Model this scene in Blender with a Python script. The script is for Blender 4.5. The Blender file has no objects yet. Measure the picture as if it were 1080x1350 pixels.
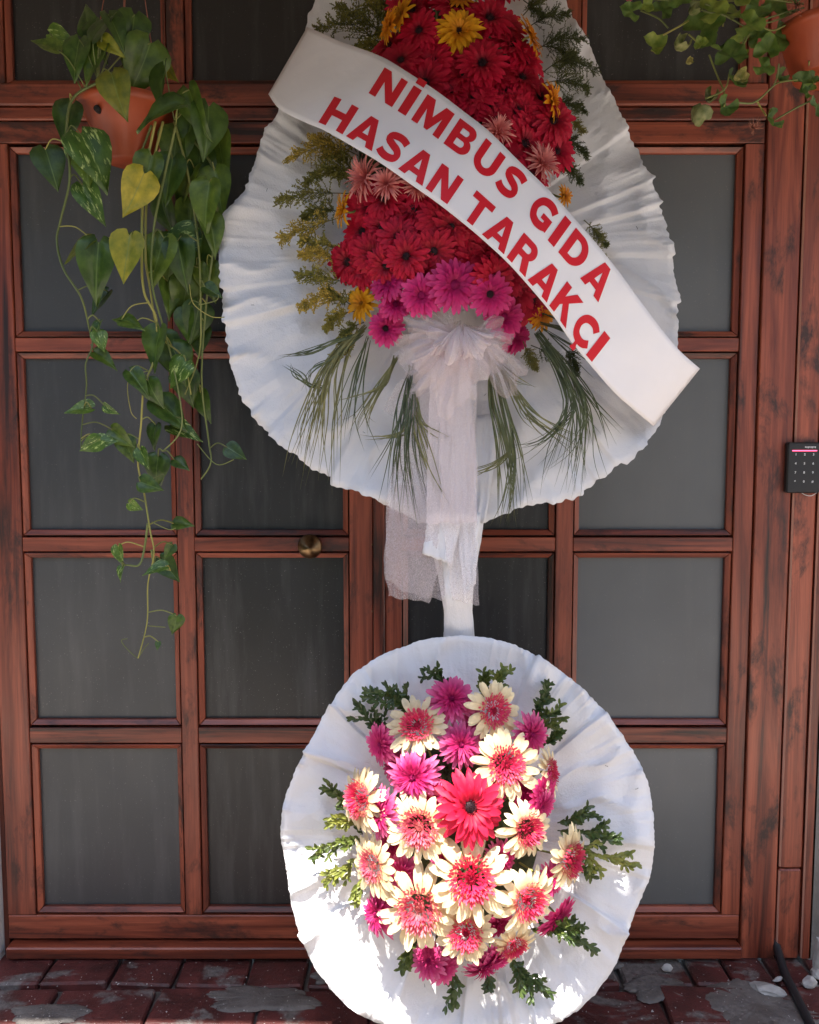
import bpy, bmesh, math, random
from mathutils import Vector, Matrix, Quaternion, noise
from mathutils.geometry import delaunay_2d_cdt
R = math.radians
sc = bpy.context.scene
col = sc.collection

# ------------------------------------------------------------------ camera
CAMZ, CAMY, FPX, PITCH = 1.56, -2.4, 1081.0, R(4.5)
cam_d = bpy.data.cameras.new('camera')
cam = bpy.data.objects.new('camera', cam_d); col.objects.link(cam)
cam_d.sensor_fit = 'HORIZONTAL'; cam_d.sensor_width = 36.0; cam_d.lens = 36.0*FPX/1080.0
cam_d.clip_start = 0.02; cam_d.clip_end = 300
cam.location = (0, CAMY, CAMZ); cam.rotation_euler = (R(90)-PITCH, 0, 0)
sc.camera = cam
# ------------------------------------------------------------------ sky, sun, exposure
SUN_EL, SUN_AZ = R(69), R(-24)          # azimuth measured from straight in front of the door, towards the right
world = bpy.data.worlds.new('World'); sc.world = world; world.use_nodes = True
wn = world.node_tree; wn.nodes.clear()
sky = wn.nodes.new('ShaderNodeTexSky'); sky.sky_type = 'NISHITA'; sky.sun_disc = False
sky.sun_elevation = SUN_EL
sky.sun_rotation = math.pi - SUN_AZ
bg = wn.nodes.new('ShaderNodeBackground'); bg.inputs['Strength'].default_value = 0.15
wo = wn.nodes.new('ShaderNodeOutputWorld')
wn.links.new(sky.outputs[0], bg.inputs[0]); wn.links.new(bg.outputs[0], wo.inputs[0])
sun_d = bpy.data.lights.new('sun', 'SUN'); sun_d.energy = 4.6; sun_d.angle = R(0.6); sun_d.color = (1, .95, .87)
sun = bpy.data.objects.new('sun', sun_d); col.objects.link(sun)
TOSUN = Vector((math.sin(SUN_AZ)*math.cos(SUN_EL), -math.cos(SUN_AZ)*math.cos(SUN_EL), math.sin(SUN_EL)))
sun.rotation_euler = TOSUN.to_track_quat('Z', 'Y').to_euler()
vs = sc.view_settings
vs.view_transform = 'Standard'; vs.look = 'None'; vs.gamma = 1; vs.use_curve_mapping = False
vs.exposure = 1.9
sc.cycles.max_bounces = 10; sc.cycles.diffuse_bounces = 5; sc.cycles.transparent_max_bounces = 24
sc.cycles.sample_clamp_indirect = 6

# ------------------------------------------------------------------ helpers
def ray(px, py):
    a, b = (px-540)/FPX, -(py-675)/FPX
    return Vector((a, math.cos(PITCH)+b*math.sin(PITCH), -math.sin(PITCH)+b*math.cos(PITCH)))
def at(px, py, Y=0.0):
    d = ray(px, py); t = (Y-CAMY)/d.y
    return Vector((d.x*t, Y, CAMZ+d.z*t))
LA, LB = -0.57, 0.14                     # the easel's lean: Y = LA + LB*z
def lean(px, py, off=0.0):
    d = ray(px, py)
    t = (LA - off + LB*CAMZ - CAMY)/(d.y - LB*d.z)
    return Vector((d.x*t, CAMY+d.y*t, CAMZ+d.z*t))
def gnd(px, py, z=0.0):
    d = ray(px, py); t = (z-CAMZ)/d.z
    return Vector((d.x*t, CAMY+d.y*t, z))
def wx(px, py=600, Y=0): return at(px, py, Y).x
def wz(py, Y=0): return at(540, py, Y).z

def tag(o, label=None, cat=None, group=None, kind=None):
    if label: o['label'] = label
    if cat: o['category'] = cat
    if group: o['group'] = group
    if kind: o['kind'] = kind
    return o
def empty(name, loc):
    o = bpy.data.objects.new(name, None); col.objects.link(o); o.location = loc
    o.empty_display_size = .05
    return o
def link(name, me, parent=None, mat=None):
    """mesh given in world coordinates; parent is an unrotated Empty or a mesh at the origin"""
    o = bpy.data.objects.new(name, me); col.objects.link(o)
    if mat is not None and not me.materials:
        for m in (mat if isinstance(mat, (list, tuple)) else [mat]): me.materials.append(m)
    if parent is not None:
        o.parent = parent
        if parent.type == 'EMPTY': o.matrix_parent_inverse = Matrix.Translation(-parent.location)
    return o
def mesh(name, verts, faces, smooth=True, mats=None):
    me = bpy.data.meshes.new(name); me.from_pydata([tuple(v) for v in verts], [], faces)
    if smooth: me.polygons.foreach_set('use_smooth', [True]*len(me.polygons))
    if mats is not None: me.polygons.foreach_set('material_index', mats)
    me.update(); return me
def bm_mesh(name, bm, smooth=False):
    me = bpy.data.meshes.new(name); bm.to_mesh(me); bm.free()
    if smooth: me.polygons.foreach_set('use_smooth', [True]*len(me.polygons))
    return me
def box_mesh(name, x0, x1, y0, y1, z0, z1, bev=.002, jit=0, seed=0):
    bm = bmesh.new(); bmesh.ops.create_cube(bm, size=1)
    rr = random.Random(seed)
    for v in bm.verts:
        v.co = Vector((x0 if v.co.x < 0 else x1, y0 if v.co.y < 0 else y1, z0 if v.co.z < 0 else z1))
        if jit: v.co += Vector([rr.uniform(-jit, jit) for _ in range(3)])
    if bev: bmesh.ops.bevel(bm, geom=bm.edges[:], offset=bev, segments=1, affect='EDGES')
    return bm_mesh(name, bm)
def box(name, x0, x1, y0, y1, z0, z1, mat, parent=None, bev=.002, jit=0, seed=0):
    return link(name, box_mesh(name, x0, x1, y0, y1, z0, z1, bev, jit, seed), parent, mat)
class MB:
    def __init__(s): s.v = []; s.f = []; s.m = []
    def add(s, vs_, fs, mi=0):
        b = len(s.v); s.v += [tuple(v) for v in vs_]
        for f in fs: s.f.append(tuple(i+b for i in f)); s.m.append(mi)
    def tube(s, pts, rad, n=6, mi=0):
        pts = [Vector(p) for p in pts]
        k = len(pts)
        if not isinstance(rad, (list, tuple)): rad = [rad]*k
        vs_, fs = [], []
        up = Vector((.31, .77, .56))
        for i, p in enumerate(pts):
            t = (pts[min(i+1, k-1)]-pts[max(i-1, 0)])
            t = t.normalized() if t.length > 1e-9 else Vector((0, 0, 1))
            a = t.cross(up).normalized(); b = t.cross(a)
            for j in range(n):
                an = 2*math.pi*j/n
                vs_.append(p+(a*math.cos(an)+b*math.sin(an))*rad[i])
        for i in range(k-1):
            for j in range(n):
                fs.append((i*n+j, i*n+(j+1) % n, (i+1)*n+(j+1) % n, (i+1)*n+j))
        fs.append(tuple(range(n))[::-1]); fs.append(tuple(range((k-1)*n, k*n)))
        s.add(vs_, fs, mi)
    def build(s, name, mats, parent=None, smooth=True):
        me = mesh(name, s.v, s.f, smooth, s.m)
        return link(name, me, parent, mats)
def spline(pts, n=6):
    """Catmull-Rom through the given points"""
    P = [Vector(p) for p in pts]; out = []
    for i in range(len(P)-1):
        p0, p1, p2, p3 = P[max(i-1, 0)], P[i], P[i+1], P[min(i+2, len(P)-1)]
        for j in range(n):
            t = j/n
            out.append(.5*((2*p1)+(p2-p0)*t+(2*p0-5*p1+4*p2-p3)*t*t+(3*p1-p0-3*p2+p3)*t**3))
    out.append(P[-1]); return out
def resample(pts, n):
    P = [Vector(p) for p in pts]; L = [0]
    for a, b in zip(P, P[1:]): L.append(L[-1]+(b-a).length)
    out = []; k = 0
    for i in range(n):
        s_ = L[-1]*i/(n-1)
        while k < len(P)-2 and L[k+1] < s_: k += 1
        out.append(P[k].lerp(P[k+1], (s_-L[k])/max(L[k+1]-L[k], 1e-9)))
    return out

# ------------------------------------------------------------------ materials
class NT:
    def __init__(s, name):
        s.m = bpy.data.materials.new(name); s.m.use_nodes = True
        s.t = s.m.node_tree; s.t.nodes.clear()
        s.out = s.n('ShaderNodeOutputMaterial')
    def n(s, typ, **kw):
        x = s.t.nodes.new(typ)
        for k, v in kw.items():
            if hasattr(x, k) and not k.startswith('i_'): setattr(x, k, v)
            else: s.set(x, k[2:] if k.startswith('i_') else k, v)
        return x
    def set(s, x, k, v):
        k = k.replace('_', ' ') if isinstance(k, str) else k
        x.inputs[k].default_value = v
    def l(s, a, b): s.t.links.new(a, b)
    def ramp(s, fac, stops):
        r = s.n('ShaderNodeValToRGB'); e = r.color_ramp.elements
        while len(e) < len(stops): e.new(.5)
        for x, (p, c) in zip(e, stops): x.position = p; x.color = tuple(c)+(1,) if len(c) == 3 else c
        s.l(fac, r.inputs[0]); return r.outputs[0]
    def noise(s, vec, scale, detail=4, rough=.55, dist=0):
        n = s.n('ShaderNodeTexNoise'); n.inputs['Scale'].default_value = scale; n.inputs['Detail'].default_value = detail
        n.inputs['Roughness'].default_value = rough; n.inputs['Distortion'].default_value = dist
        s.l(vec, n.inputs['Vector']); return n.outputs['Fac']
    def coord(s, scale=(1, 1, 1), rnd=True):
        tc = s.n('ShaderNodeTexCoord'); mp = s.n('ShaderNodeMapping'); mp.inputs['Scale'].default_value = scale
        s.l(tc.outputs['Object'], mp.inputs['Vector'])
        if not rnd: return mp.outputs[0]
        oi = s.n('ShaderNodeObjectInfo'); ma = s.n('ShaderNodeVectorMath', operation='MULTIPLY_ADD')
        s.l(oi.outputs['Random'], ma.inputs[0]); ma.inputs[1].default_value = (37, 53, 71); s.l(mp.outputs[0], ma.inputs[2])
        return ma.outputs[0]
    def mix(s, f, a, b, bt='MIX'):
        m = s.n('ShaderNodeMix', data_type='RGBA', blend_type=bt)
        if hasattr(f, 'node'): s.l(f, m.inputs[0])
        else: m.inputs[0].default_value = f
        for v, i in ((a, 6), (b, 7)):
            if hasattr(v, 'node'): s.l(v, m.inputs[i])
            else: m.inputs[i].default_value = tuple(v)+(1,)
        return m.outputs[2]
    def bump(s, h, strength=.3, dist=.01):
        b = s.n('ShaderNodeBump'); b.inputs['Strength'].default_value = strength; b.inputs['Distance'].default_value = dist
        s.l(h, b.inputs['Height']); return b.outputs[0]
    def bsdf(s, color, rough=.5, normal=None, spec=.5, trans=0, transcol=None, metal=0, coat=0, alpha=None):
        p = s.n('ShaderNodeBsdfPrincipled')
        if hasattr(color, 'node'): s.l(color, p.inputs['Base Color'])
        else: p.inputs['Base Color'].default_value = tuple(color)+(1,)
        if hasattr(rough, 'node'): s.l(rough, p.inputs['Roughness'])
        else: p.inputs['Roughness'].default_value = rough
        p.inputs['Specular IOR Level'].default_value = spec; p.inputs['Metallic'].default_value = metal
        if coat: p.inputs['Coat Weight'].default_value = coat; p.inputs['Coat Roughness'].default_value = .25
        if normal: s.l(normal, p.inputs['Normal'])
        sh = p.outputs[0]
        if trans:
            t = s.n('ShaderNodeBsdfTranslucent')
            c = transcol if transcol is not None else color
            if hasattr(c, 'node'): s.l(c, t.inputs[0])
            else: t.inputs[0].default_value = tuple(c)+(1,)
            if normal: s.l(normal, t.inputs['Normal'])
            mx = s.n('ShaderNodeMixShader'); mx.inputs[0].default_value = trans
            s.l(sh, mx.inputs[1]); s.l(t.outputs[0], mx.inputs[2]); sh = mx.outputs[0]
        if alpha is not None:
            tr = s.n('ShaderNodeBsdfTransparent'); mx = s.n('ShaderNodeMixShader')
            if hasattr(alpha, 'node'): s.l(alpha, mx.inputs[0])
            else: mx.inputs[0].default_value = alpha
            s.l(tr.outputs[0], mx.inputs[1]); s.l(sh, mx.inputs[2]); sh = mx.outputs[0]
        s.l(sh, s.out.inputs[0]); return s.m

def wood(name, axis, dark=1.0):
    k = NT(name)
    st = {'x': (1.2, 22, 22), 'z': (22, 22, 1.2)}[axis]
    c = k.coord(st)
    n1 = k.noise(c, 1.0, 6, .62, .6)
    c2 = k.coord({'x': (5, 160, 160), 'z': (160, 160, 5)}[axis]); n2 = k.noise(c2, 1, 3, .6)
    a, b, d = (.022, .0075, .005), (.16, .031, .0145), (.35, .084, .040)
    base = k.ramp(n1, [(.33, [x*dark for x in a]), (.45, [x*dark for x in b]), (.64, [x*dark for x in d])])
    base = k.mix(.35, base, k.ramp(n2, [(.3, (.3, .3, .3)), (.7, (1.25, 1.2, 1.15))]), 'MULTIPLY')
    c3 = k.coord({'x': (4, 10, 10), 'z': (10, 10, 4)}[axis]); n3 = k.noise(c3, 1, 6, .7, .3)
    base = k.mix(k.ramp(n3, [(.54, (0, 0, 0)), (.66, (.9, .9, .9))]), base, (.020, .009, .007))
    rough = k.ramp(n3, [(.3, (.34,)*3), (.7, (.58,)*3)])
    return k.bsdf(base, rough, k.bump(n2, .25, .002), .5, coat=.12)
M = {}
M['wood_v'] = wood('door_wood_upright', 'z'); M['wood_h'] = wood('door_wood_level', 'x')
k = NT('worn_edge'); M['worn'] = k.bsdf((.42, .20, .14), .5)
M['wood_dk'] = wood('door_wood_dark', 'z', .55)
k = NT('dark_gap'); M['gap'] = k.bsdf((.012, .008, .007), .8)
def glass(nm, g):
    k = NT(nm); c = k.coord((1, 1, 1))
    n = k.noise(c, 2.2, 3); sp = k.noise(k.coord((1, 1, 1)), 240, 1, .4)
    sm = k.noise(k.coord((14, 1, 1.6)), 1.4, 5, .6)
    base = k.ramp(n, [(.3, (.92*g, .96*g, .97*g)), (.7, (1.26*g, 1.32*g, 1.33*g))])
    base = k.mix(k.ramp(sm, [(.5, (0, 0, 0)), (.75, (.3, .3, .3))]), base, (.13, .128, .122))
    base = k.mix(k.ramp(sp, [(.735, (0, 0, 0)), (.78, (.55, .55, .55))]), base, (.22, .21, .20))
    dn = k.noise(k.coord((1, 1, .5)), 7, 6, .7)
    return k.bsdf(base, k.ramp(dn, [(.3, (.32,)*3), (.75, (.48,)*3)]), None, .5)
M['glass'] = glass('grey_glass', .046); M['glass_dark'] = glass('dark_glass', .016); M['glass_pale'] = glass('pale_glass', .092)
def paper(name, colr, bscale=260, tr=.18):
    k = NT(name); c = k.coord((1, 1, 1), False)
    n = k.noise(c, bscale, 3, .6); n2 = k.noise(c, 22, 4, .6); n3 = k.noise(c, 5, 4)
    base = k.mix(k.ramp(n3, [(.35, (0, 0, 0)), (.7, (.5, .5, .5))]), colr, [x*.9 for x in colr])
    ad = k.n('ShaderNodeMath', operation='MULTIPLY_ADD'); k.l(n2, ad.inputs[0]); ad.inputs[1].default_value = 2.2; k.l(n, ad.inputs[2])
    vo = k.n('ShaderNodeTexVoronoi'); vo.inputs['Scale'].default_value = 13
    wr = k.n('ShaderNodeVectorMath', operation='MULTIPLY_ADD'); k.l(k.noise(c, 9, 3), wr.inputs[0]); wr.inputs[1].default_value = (.12, .12, .12); k.l(c, wr.inputs[2])
    k.l(wr.outputs[0], vo.inputs['Vector'])
    b1 = k.n('ShaderNodeBump'); b1.inputs['Strength'].default_value = .22 if bscale > 100 else .05; b1.inputs['Distance'].default_value = .02; k.l(vo.outputs['Distance'], b1.inputs['Height'])
    b2 = k.n('ShaderNodeBump'); b2.inputs['Strength'].default_value = .4 if bscale > 100 else .05; b2.inputs['Distance'].default_value = .0035; k.l(ad.outputs[0], b2.inputs['Height']); k.l(b1.outputs[0], b2.inputs['Normal'])
    return k.bsdf(base, .75, b2.outputs[0], .25, trans=tr)
M['paper'] = paper('crepe_paper', (.80, .79, .80)); M['banner'] = paper('banner_paper', (.83, .80, .81), 60, .12)
k = NT('red_print'); M['print'] = k.bsdf((.55, .008, .018), .5, None, .3)
def petal_mat(name, stops, tr=.3, rough=.55):
    k = NT(name); tc = k.n('ShaderNodeTexCoord'); ln = k.n('ShaderNodeVectorMath', operation='LENGTH')
    k.l(tc.outputs['Object'], ln.inputs[0])
    colr = k.ramp(ln.outputs['Value'], stops)
    n = k.noise(k.coord((3, 3, 3)), 2, 3); oi = k.n('ShaderNodeObjectInfo')
    colr = k.mix(.5, colr, k.ramp(n, [(.3, (.72, .72, .72)), (.7, (1.15, 1.15, 1.15))]), 'MULTIPLY')
    colr = k.mix(.55, colr, k.ramp(oi.outputs['Random'], [(0, (.7, .66, .7)), (1, (1.12, 1.12, 1.12))]), 'MULTIPLY')
    return k.bsdf(colr, rough, None, .3, trans=tr)
M['p_red'] = petal_mat('red_petal', [(.1, (.20, .0, .010)), (.5, (.46, .003, .026)), (1, (.60, .008, .045))])
M['p_scarlet'] = petal_mat('scarlet_petal', [(.1, (.4, .004, .02)), (.5, (.66, .008, .05)), (1, (.74, .02, .07))])
M['p_magenta'] = petal_mat('magenta_petal', [(.1, (.38, .003, .075)), (.55, (.60, .012, .15)), (1, (.76, .07, .25))])
M['p_pink'] = petal_mat('pink_petal', [(.1, (.46, .006, .09)), (.55, (.62, .028, .18)), (1, (.80, .19, .37))])
M['p_yellow'] = petal_mat('yellow_petal', [(.1, (.6, .22, .004)), (1, (.80, .42, .012))])
M['p_orange'] = petal_mat('orange_petal', [(.1, (.58, .16, .004)), (1, (.80, .36, .012))])
M['p_salmon'] = petal_mat('salmon_petal', [(.1, (.55, .09, .08)), (.5, (.72, .22, .19)), (1, (.80, .36, .32))])
M['p_cream'] = petal_mat('cream_petal', [(.3, (.78, .26, .16)), (.5, (.80, .62, .34)), (1, (.84, .73, .47))], .25)
M['c_pink'] = petal_mat('rosy_floret', [(0, (.22, .004, .02)), (.16, (.5, .006, .05)), (.34, (.72, .03, .11)), (.56, (.82, .12, .2))])
M['c_pale'] = petal_mat('pale_rosy_floret', [(0, (.75, .42, .22)), (.10, (.76, .2, .18)), (.36, (.76, .09, .17)), (.56, (.84, .26, .28))])
M['c_dark'] = petal_mat('dark_floret', [(0, (.012, .004, .006)), (.2, (.03, .004, .008))], .1)
M['c_mag'] = petal_mat('magenta_floret', [(0, (.3, .003, .07)), (.3, (.55, .01, .16)), (.5, (.66, .05, .26))])
M['c_yel'] = petal_mat('yellow_floret', [(0, (.16, .05, .004)), (.3, (.6, .26, .01))])
def leafmat(name, c1, c2, tr=.25, rough=.45, streak=None, scale=3, rib=False):
    k = NT(name); c = k.coord((scale,)*3); n = k.noise(c, 1.5, 4); oi = k.n('ShaderNodeObjectInfo')
    colr = k.ramp(n, [(.32, c1), (.68, c2)])
    colr = k.mix(.8, colr, k.ramp(oi.outputs['Random'], [(0, (.5, .52, .42)), (.5, (1.05, 1, .9)), (1, (2.2, 1.6, 1.2))]), 'MULTIPLY')
    if rib:
        tc = k.n('ShaderNodeTexCoord'); sx = k.n('ShaderNodeSeparateXYZ'); ab = k.n('ShaderNodeMath', operation='ABSOLUTE'); k.l(tc.outputs['Object'], sx.inputs[0]); k.l(sx.outputs[1], ab.inputs[0])
        colr = k.mix(k.ramp(ab.outputs[0], [(.004, (.55,)*3), (.016, (0, 0, 0))]), colr, (.16, .24, .06))
    if streak:
        s = k.noise(k.coord((2.2, 9, 5)), 1.6, 5, .65, .4)
        colr = k.mix(k.ramp(s, [(.56, (0, 0, 0)), (.64, (1, 1, 1))]), colr, streak)
    return k.bsdf(colr, rough, k.bump(n, .12, .01), .45, trans=tr)
M['pothos'] = leafmat('pothos_leaf', (.026, .062, .010), (.075, .140, .022), .24, .34, None, 3, True)
M['pothos_var'] = leafmat('pothos_variegated', (.036, .092, .012), (.09, .18, .028), .25, .36, (.42, .52, .17), 3, True)
M['pothos_yel'] = leafmat('pothos_yellowing', (.13, .17, .015), (.30, .30, .03), .3, .42, None, 3, True)
M['stem'] = leafmat('vine_stem', (.10, .14, .035), (.20, .22, .07), 0, .5)
M['stem_dk'] = leafmat('dark_stem', (.03, .03, .012), (.07, .075, .025), 0, .6)
M['geranium'] = leafmat('geranium_leaf', (.06, .13, .02), (.15, .23, .045), .28, .5)
M['geranium_edge'] = leafmat('geranium_curled', (.10, .14, .03), (.30, .30, .14), .25, .5)
M['boxwood'] = leafmat('boxwood_leaf', (.030, .058, .016), (.085, .13, .034), .15, .35, None, 30)
M['boxwood_lt'] = leafmat('boxwood_young', (.07, .11, .02), (.20, .24, .06), .2, .4, None, 30)
M['golden'] = leafmat('goldenrod_bud', (.15, .15, .026), (.36, .32, .07), .2, .7, None, 40)
M['fern'] = leafmat('fern_leaf', (.07, .095, .028), (.17, .19, .065), .2, .7, None, 40)
M['palm'] = leafmat('palm_blade', (.060, .080, .034), (.15, .175, .08), .15, .5, None, 20)
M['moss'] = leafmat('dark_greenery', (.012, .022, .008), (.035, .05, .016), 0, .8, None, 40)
k = NT('terracotta_plastic'); n = k.noise(k.coord((6, 6, 6)), 1.2, 5)
M['pot'] = k.bsdf(k.ramp(n, [(.3, (.27, .046, .016)), (.7, (.40, .075, .024))]), .42, None, .45)
k = NT('soil'); M['soil'] = k.bsdf((.025, .016, .010), .9)
k = NT('cord'); M['cord'] = k.bsdf((.28, .10, .06), .6)
k = NT('brass'); n = k.noise(k.coord((40, 40, 40)), 1, 4)
M['brass'] = k.bsdf(k.ramp(n, [(.3, (.14, .085, .045)), (.7, (.34, .23, .12))]), .32, None, .5, metal=1)
k = NT('black_plastic'); M['black'] = k.bsdf((.012, .012, .013), .38)
k = NT('key_print'); M['key'] = k.bsdf((.6, .6, .6), .6)
k = NT('status_light'); em = k.n('ShaderNodeEmission'); em.inputs[0].default_value = (1, .10, .22, 1); em.inputs[1].default_value = 1.1
k.l(em.outputs[0], k.out.inputs[0]); M['led'] = k.m
k = NT('rubber_cable'); M['rubber'] = k.bsdf((.015, .015, .016), .5)
def tulle(name, a0, a1, scale):
    k = NT(name); c = k.coord((1, 1, 1), False)
    v = k.n('ShaderNodeTexVoronoi'); v.feature = 'DISTANCE_TO_EDGE'; v.inputs['Scale'].default_value = scale
    k.l(c, v.inputs['Vector'])
    al = k.ramp(v.outputs['Distance'], [(.03, (a1,)*3), (.22, (a0,)*3)])
    return k.bsdf((.82, .73, .74), .7, None, .2, trans=.35, alpha=al)
M['tulle'] = tulle('white_tulle', .16, .42, 600); M['net'] = tulle('tulle_net', .10, .55, 520)
M['tulle_d'] = tulle('white_tulle_dense', .45, .72, 600)
def plaster(name, c1, c2):
    k = NT(name); c = k.coord((1, 1, 1), False); n = k.noise(c, 3, 6, .6); n2 = k.noise(c, 60, 4)
    return k.bsdf(k.ramp(n, [(.3, c1), (.7, c2)]), .9, k.bump(n2, .4, .01), .2)
M['plaster'] = plaster('white_plaster', (.50, .48, .45), (.66, .64, .60))
M['plaster_dk'] = plaster('dark_plaster', (.10, .09, .08), (.22, .20, .18))  # darker mottled plaster for the right-hand wall
M['added_hedge'] = plaster('hedge_green', (.02, .035, .012), (.06, .085, .03))
M['ceil'] = plaster('ceiling_plaster', (.34, .28, .23), (.46, .39, .33))
def paving(name, base1, base2):
    k = NT(name); c = k.coord((1, 1, 1), False)
    n = k.noise(c, 9, 6, .65, .5); n2 = k.noise(c, 70, 5, .65); n3 = k.noise(k.coord((1, 1.6, 1), False), 4.2, 6, .6, .4); n4 = k.noise(c, 130, 2, .5)
    colr = k.ramp(n, [(.32, base1), (.66, base2)])
    cem = k.ramp(n2, [(.3, (.08, .068, .062)), (.7, (.20, .18, .165))])
    colr = k.mix(k.ramp(n3, [(.545, (0, 0, 0)), (.60, (.9, .9, .9))]), colr, cem)
    colr = k.mix(k.ramp(n4, [(.70, (0, 0, 0)), (.74, (.8, .8, .8))]), colr, (.42, .39, .36))
    return k.bsdf(colr, k.ramp(n, [(.3, (.35,)*3), (.7, (.7,)*3)]), k.bump(n2, .6, .006), .4)
M['brick'] = paving('red_painted_paver', (.040, .014, .012), (.115, .026, .022))
M['cement'] = paving('cement', (.07, .058, .052), (.16, .14, .125))
k = NT('courtyard'); n = k.noise(k.coord((1, 1, 1), False), 1.5, 6)
M['court'] = k.bsdf(k.ramp(n, [(.3, (.36, .30, .25)), (.7, (.48, .42, .36))]), .85)
k = NT('raw_stick'); M['stick'] = k.bsdf((.30, .20, .11), .7)
k = NT('debris'); n = k.noise(k.coord((20, 20, 20)), 1, 4); M['debris'] = k.bsdf(k.ramp(n, [(.3, (.22, .20, .18)), (.7, (.48, .46, .43))]), .8)

# ------------------------------------------------------------------ setting: ground, walls, roof
def sheet(name, x0, x1, y0, y1, z, mat, kind='structure'):
    return tag(link(name, mesh(name, [(x0, y0, z), (x1, y0, z), (x1, y1, z), (x0, y1, z)], [(0, 1, 2, 3)], False), None, mat), kind=kind)
sheet('ground', -60, 60, -70, 1.5, -.03, M['court'])
pave = tag(link('pavement', mesh('pavement', [(-2.6, -1.3, -.022), (2.6, -1.3, -.022), (2.6, .3, -.022), (-2.6, .3, -.022)], [(0, 1, 2, 3)], False), None, M['cement']), kind='structure')
rnd = random.Random(5)
y = .03
for row, (dep, wid) in enumerate([(.165, .19), (.16, .30), (.17, .24), (.16, .27)]):
    x = -1.35 + rnd.uniform(0, .1)
    while x < 1.25:
        w = wid*rnd.uniform(.85, 1.15)
        if row == 0 and x > .75: w *= .6
        if not (row > 0 and x > .72 and rnd.random() < .75):
            box('paver', x+.006, x+w-.006, y-dep+.006, y-.006, -.05, rnd.uniform(-.006, .004), M['brick'], pave, .006, .006, rnd.random())
        x += w
    y -= dep
# low uneven smears of spilt cement over the paving
def smear(cx, cy, rx, ry, h, seed):
    rr = random.Random(seed); n = 90; vs_ = [(cx, cy, h)]; fs = []
    for j, s in enumerate((.35, .7, .92, 1.0)):
        for i in range(n):
            a = 2*math.pi*i/n
            q = 1+.5*noise.noise((math.cos(a)*1.2+seed*3, math.sin(a)*1.2, 0))+.13*noise.noise((math.cos(a)*5, math.sin(a)*5+seed, 3))+.09*noise.noise((math.cos(a)*11, math.sin(a)*11+seed, 3))
            zz = h*(1, .95, .75, -.4)[j]+.003*noise.noise((i*.9, j*3, seed))
            vs_.append((cx+rx*s*q*math.cos(a), cy+ry*s*q*math.sin(a), zz))
    for i in range(n): fs.append((0, 1+i, 1+(i+1) % n))
    for j in range(3):
        for i in range(n):
            a, b = 1+j*n+i, 1+j*n+(i+1) % n; fs.append((a, a+n, b+n, b))
    link('cement_smear', mesh('cement_smear', vs_, fs), pave, M['cement'])
for a in [(-.42, -.19, .17, .05, .0065, 1), (-1.0, -.25, .10, .04, .0055, 2), (.72, -.14, .10, .06, .0055, 3), (.98, -.22, .14, .12, .005, 5), (-.24, -.09, .05, .03, .006, 6), (.60, -.03, .045, .03, .008, 7)]: smear(*a)

gb = MB(); rr = random.Random(9)
for i in range(260):
    x, yy, r_ = rr.uniform(-1.2, 1.2), rr.uniform(-.42, .0)-.02, rr.uniform(.001, .0032)*(1.6 if rr.random() < .08 else 1)
    c = Vector((x, yy, .006)); gb.add([c+Vector((r_*math.cos(q*2.09+i), r_*math.sin(q*2.09+i), 0)) for q in range(3)]+[c+Vector((0, 0, r_*1.1))], [(0, 1, 3), (1, 2, 3), (2, 0, 3)])
tag(gb.build('grit', M['debris'], pave, False), kind='stuff')
Z_TOP = 3.05
lw = box('plaster_wall', -2.6, wx(-7, 1150, -.03), -.045, .12, -.03, Z_TOP, M['plaster'], None, .01)
tag(lw, 'white plastered wall edge at the far left beside the door', 'wall')
rw = box('dark_wall', wx(1088), 2.6, -.01, .2, -.03, Z_TOP, M['plaster_dk'], None, .006)
tag(rw, 'dark wall strip at the far right edge beyond the brown boards', 'wall')
uw = box('upper_wall', -2.6, 2.6, -.02, .2, Z_TOP, 4.2, M['plaster'], None, .01); tag(uw, kind='structure')
rf = box('porch_ceiling', -2.6, 2.6, -1.335, -.02, 2.98, 3.10, M['ceil'], None, .01); tag(rf, kind='structure')
fa = box('added_shade_beam', -2.6, 2.6, -1.23, -1.12, 2.74, 2.978, M['ceil'], None, .012); tag(fa, kind='structure')  # unseen beam, added to hold sky light back from the upper part
ow = box('courtyard_wall', -9, 9, -7.2, -7.0, -.03, 5.2, M['plaster'], None, .01); tag(ow, kind='structure')
for sx in (-1, 1):
    sw = box('garden_wall', sx*4.6-.1, sx*4.6+.1, -7.0, .3, -.03, 3.8, M['plaster' if sx > 0 else 'added_hedge'], None, .01); tag(sw, kind='structure')

hv, hf = [], []
for i in range(25):
    for j in range(13):
        u, v = i/24, j/12; a = math.pi*v
        nn = 1+.25*noise.noise(Vector((u*9, v*5, 1)))
        hv.append((-1.7+2.9*u, -3.35+.5*math.cos(a)*nn*-1, 1.05*math.sin(a)**.5*nn-.03))
for i in range(24):
    for j in range(12): a = i*13+j; hf.append((a, a+1, a+14, a+13))
tag(link('added_hedge', mesh('added_hedge', hv, hf), None, M['added_hedge']), kind='structure')  # unseen hedge, added to darken what the middle panes reflect

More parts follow.
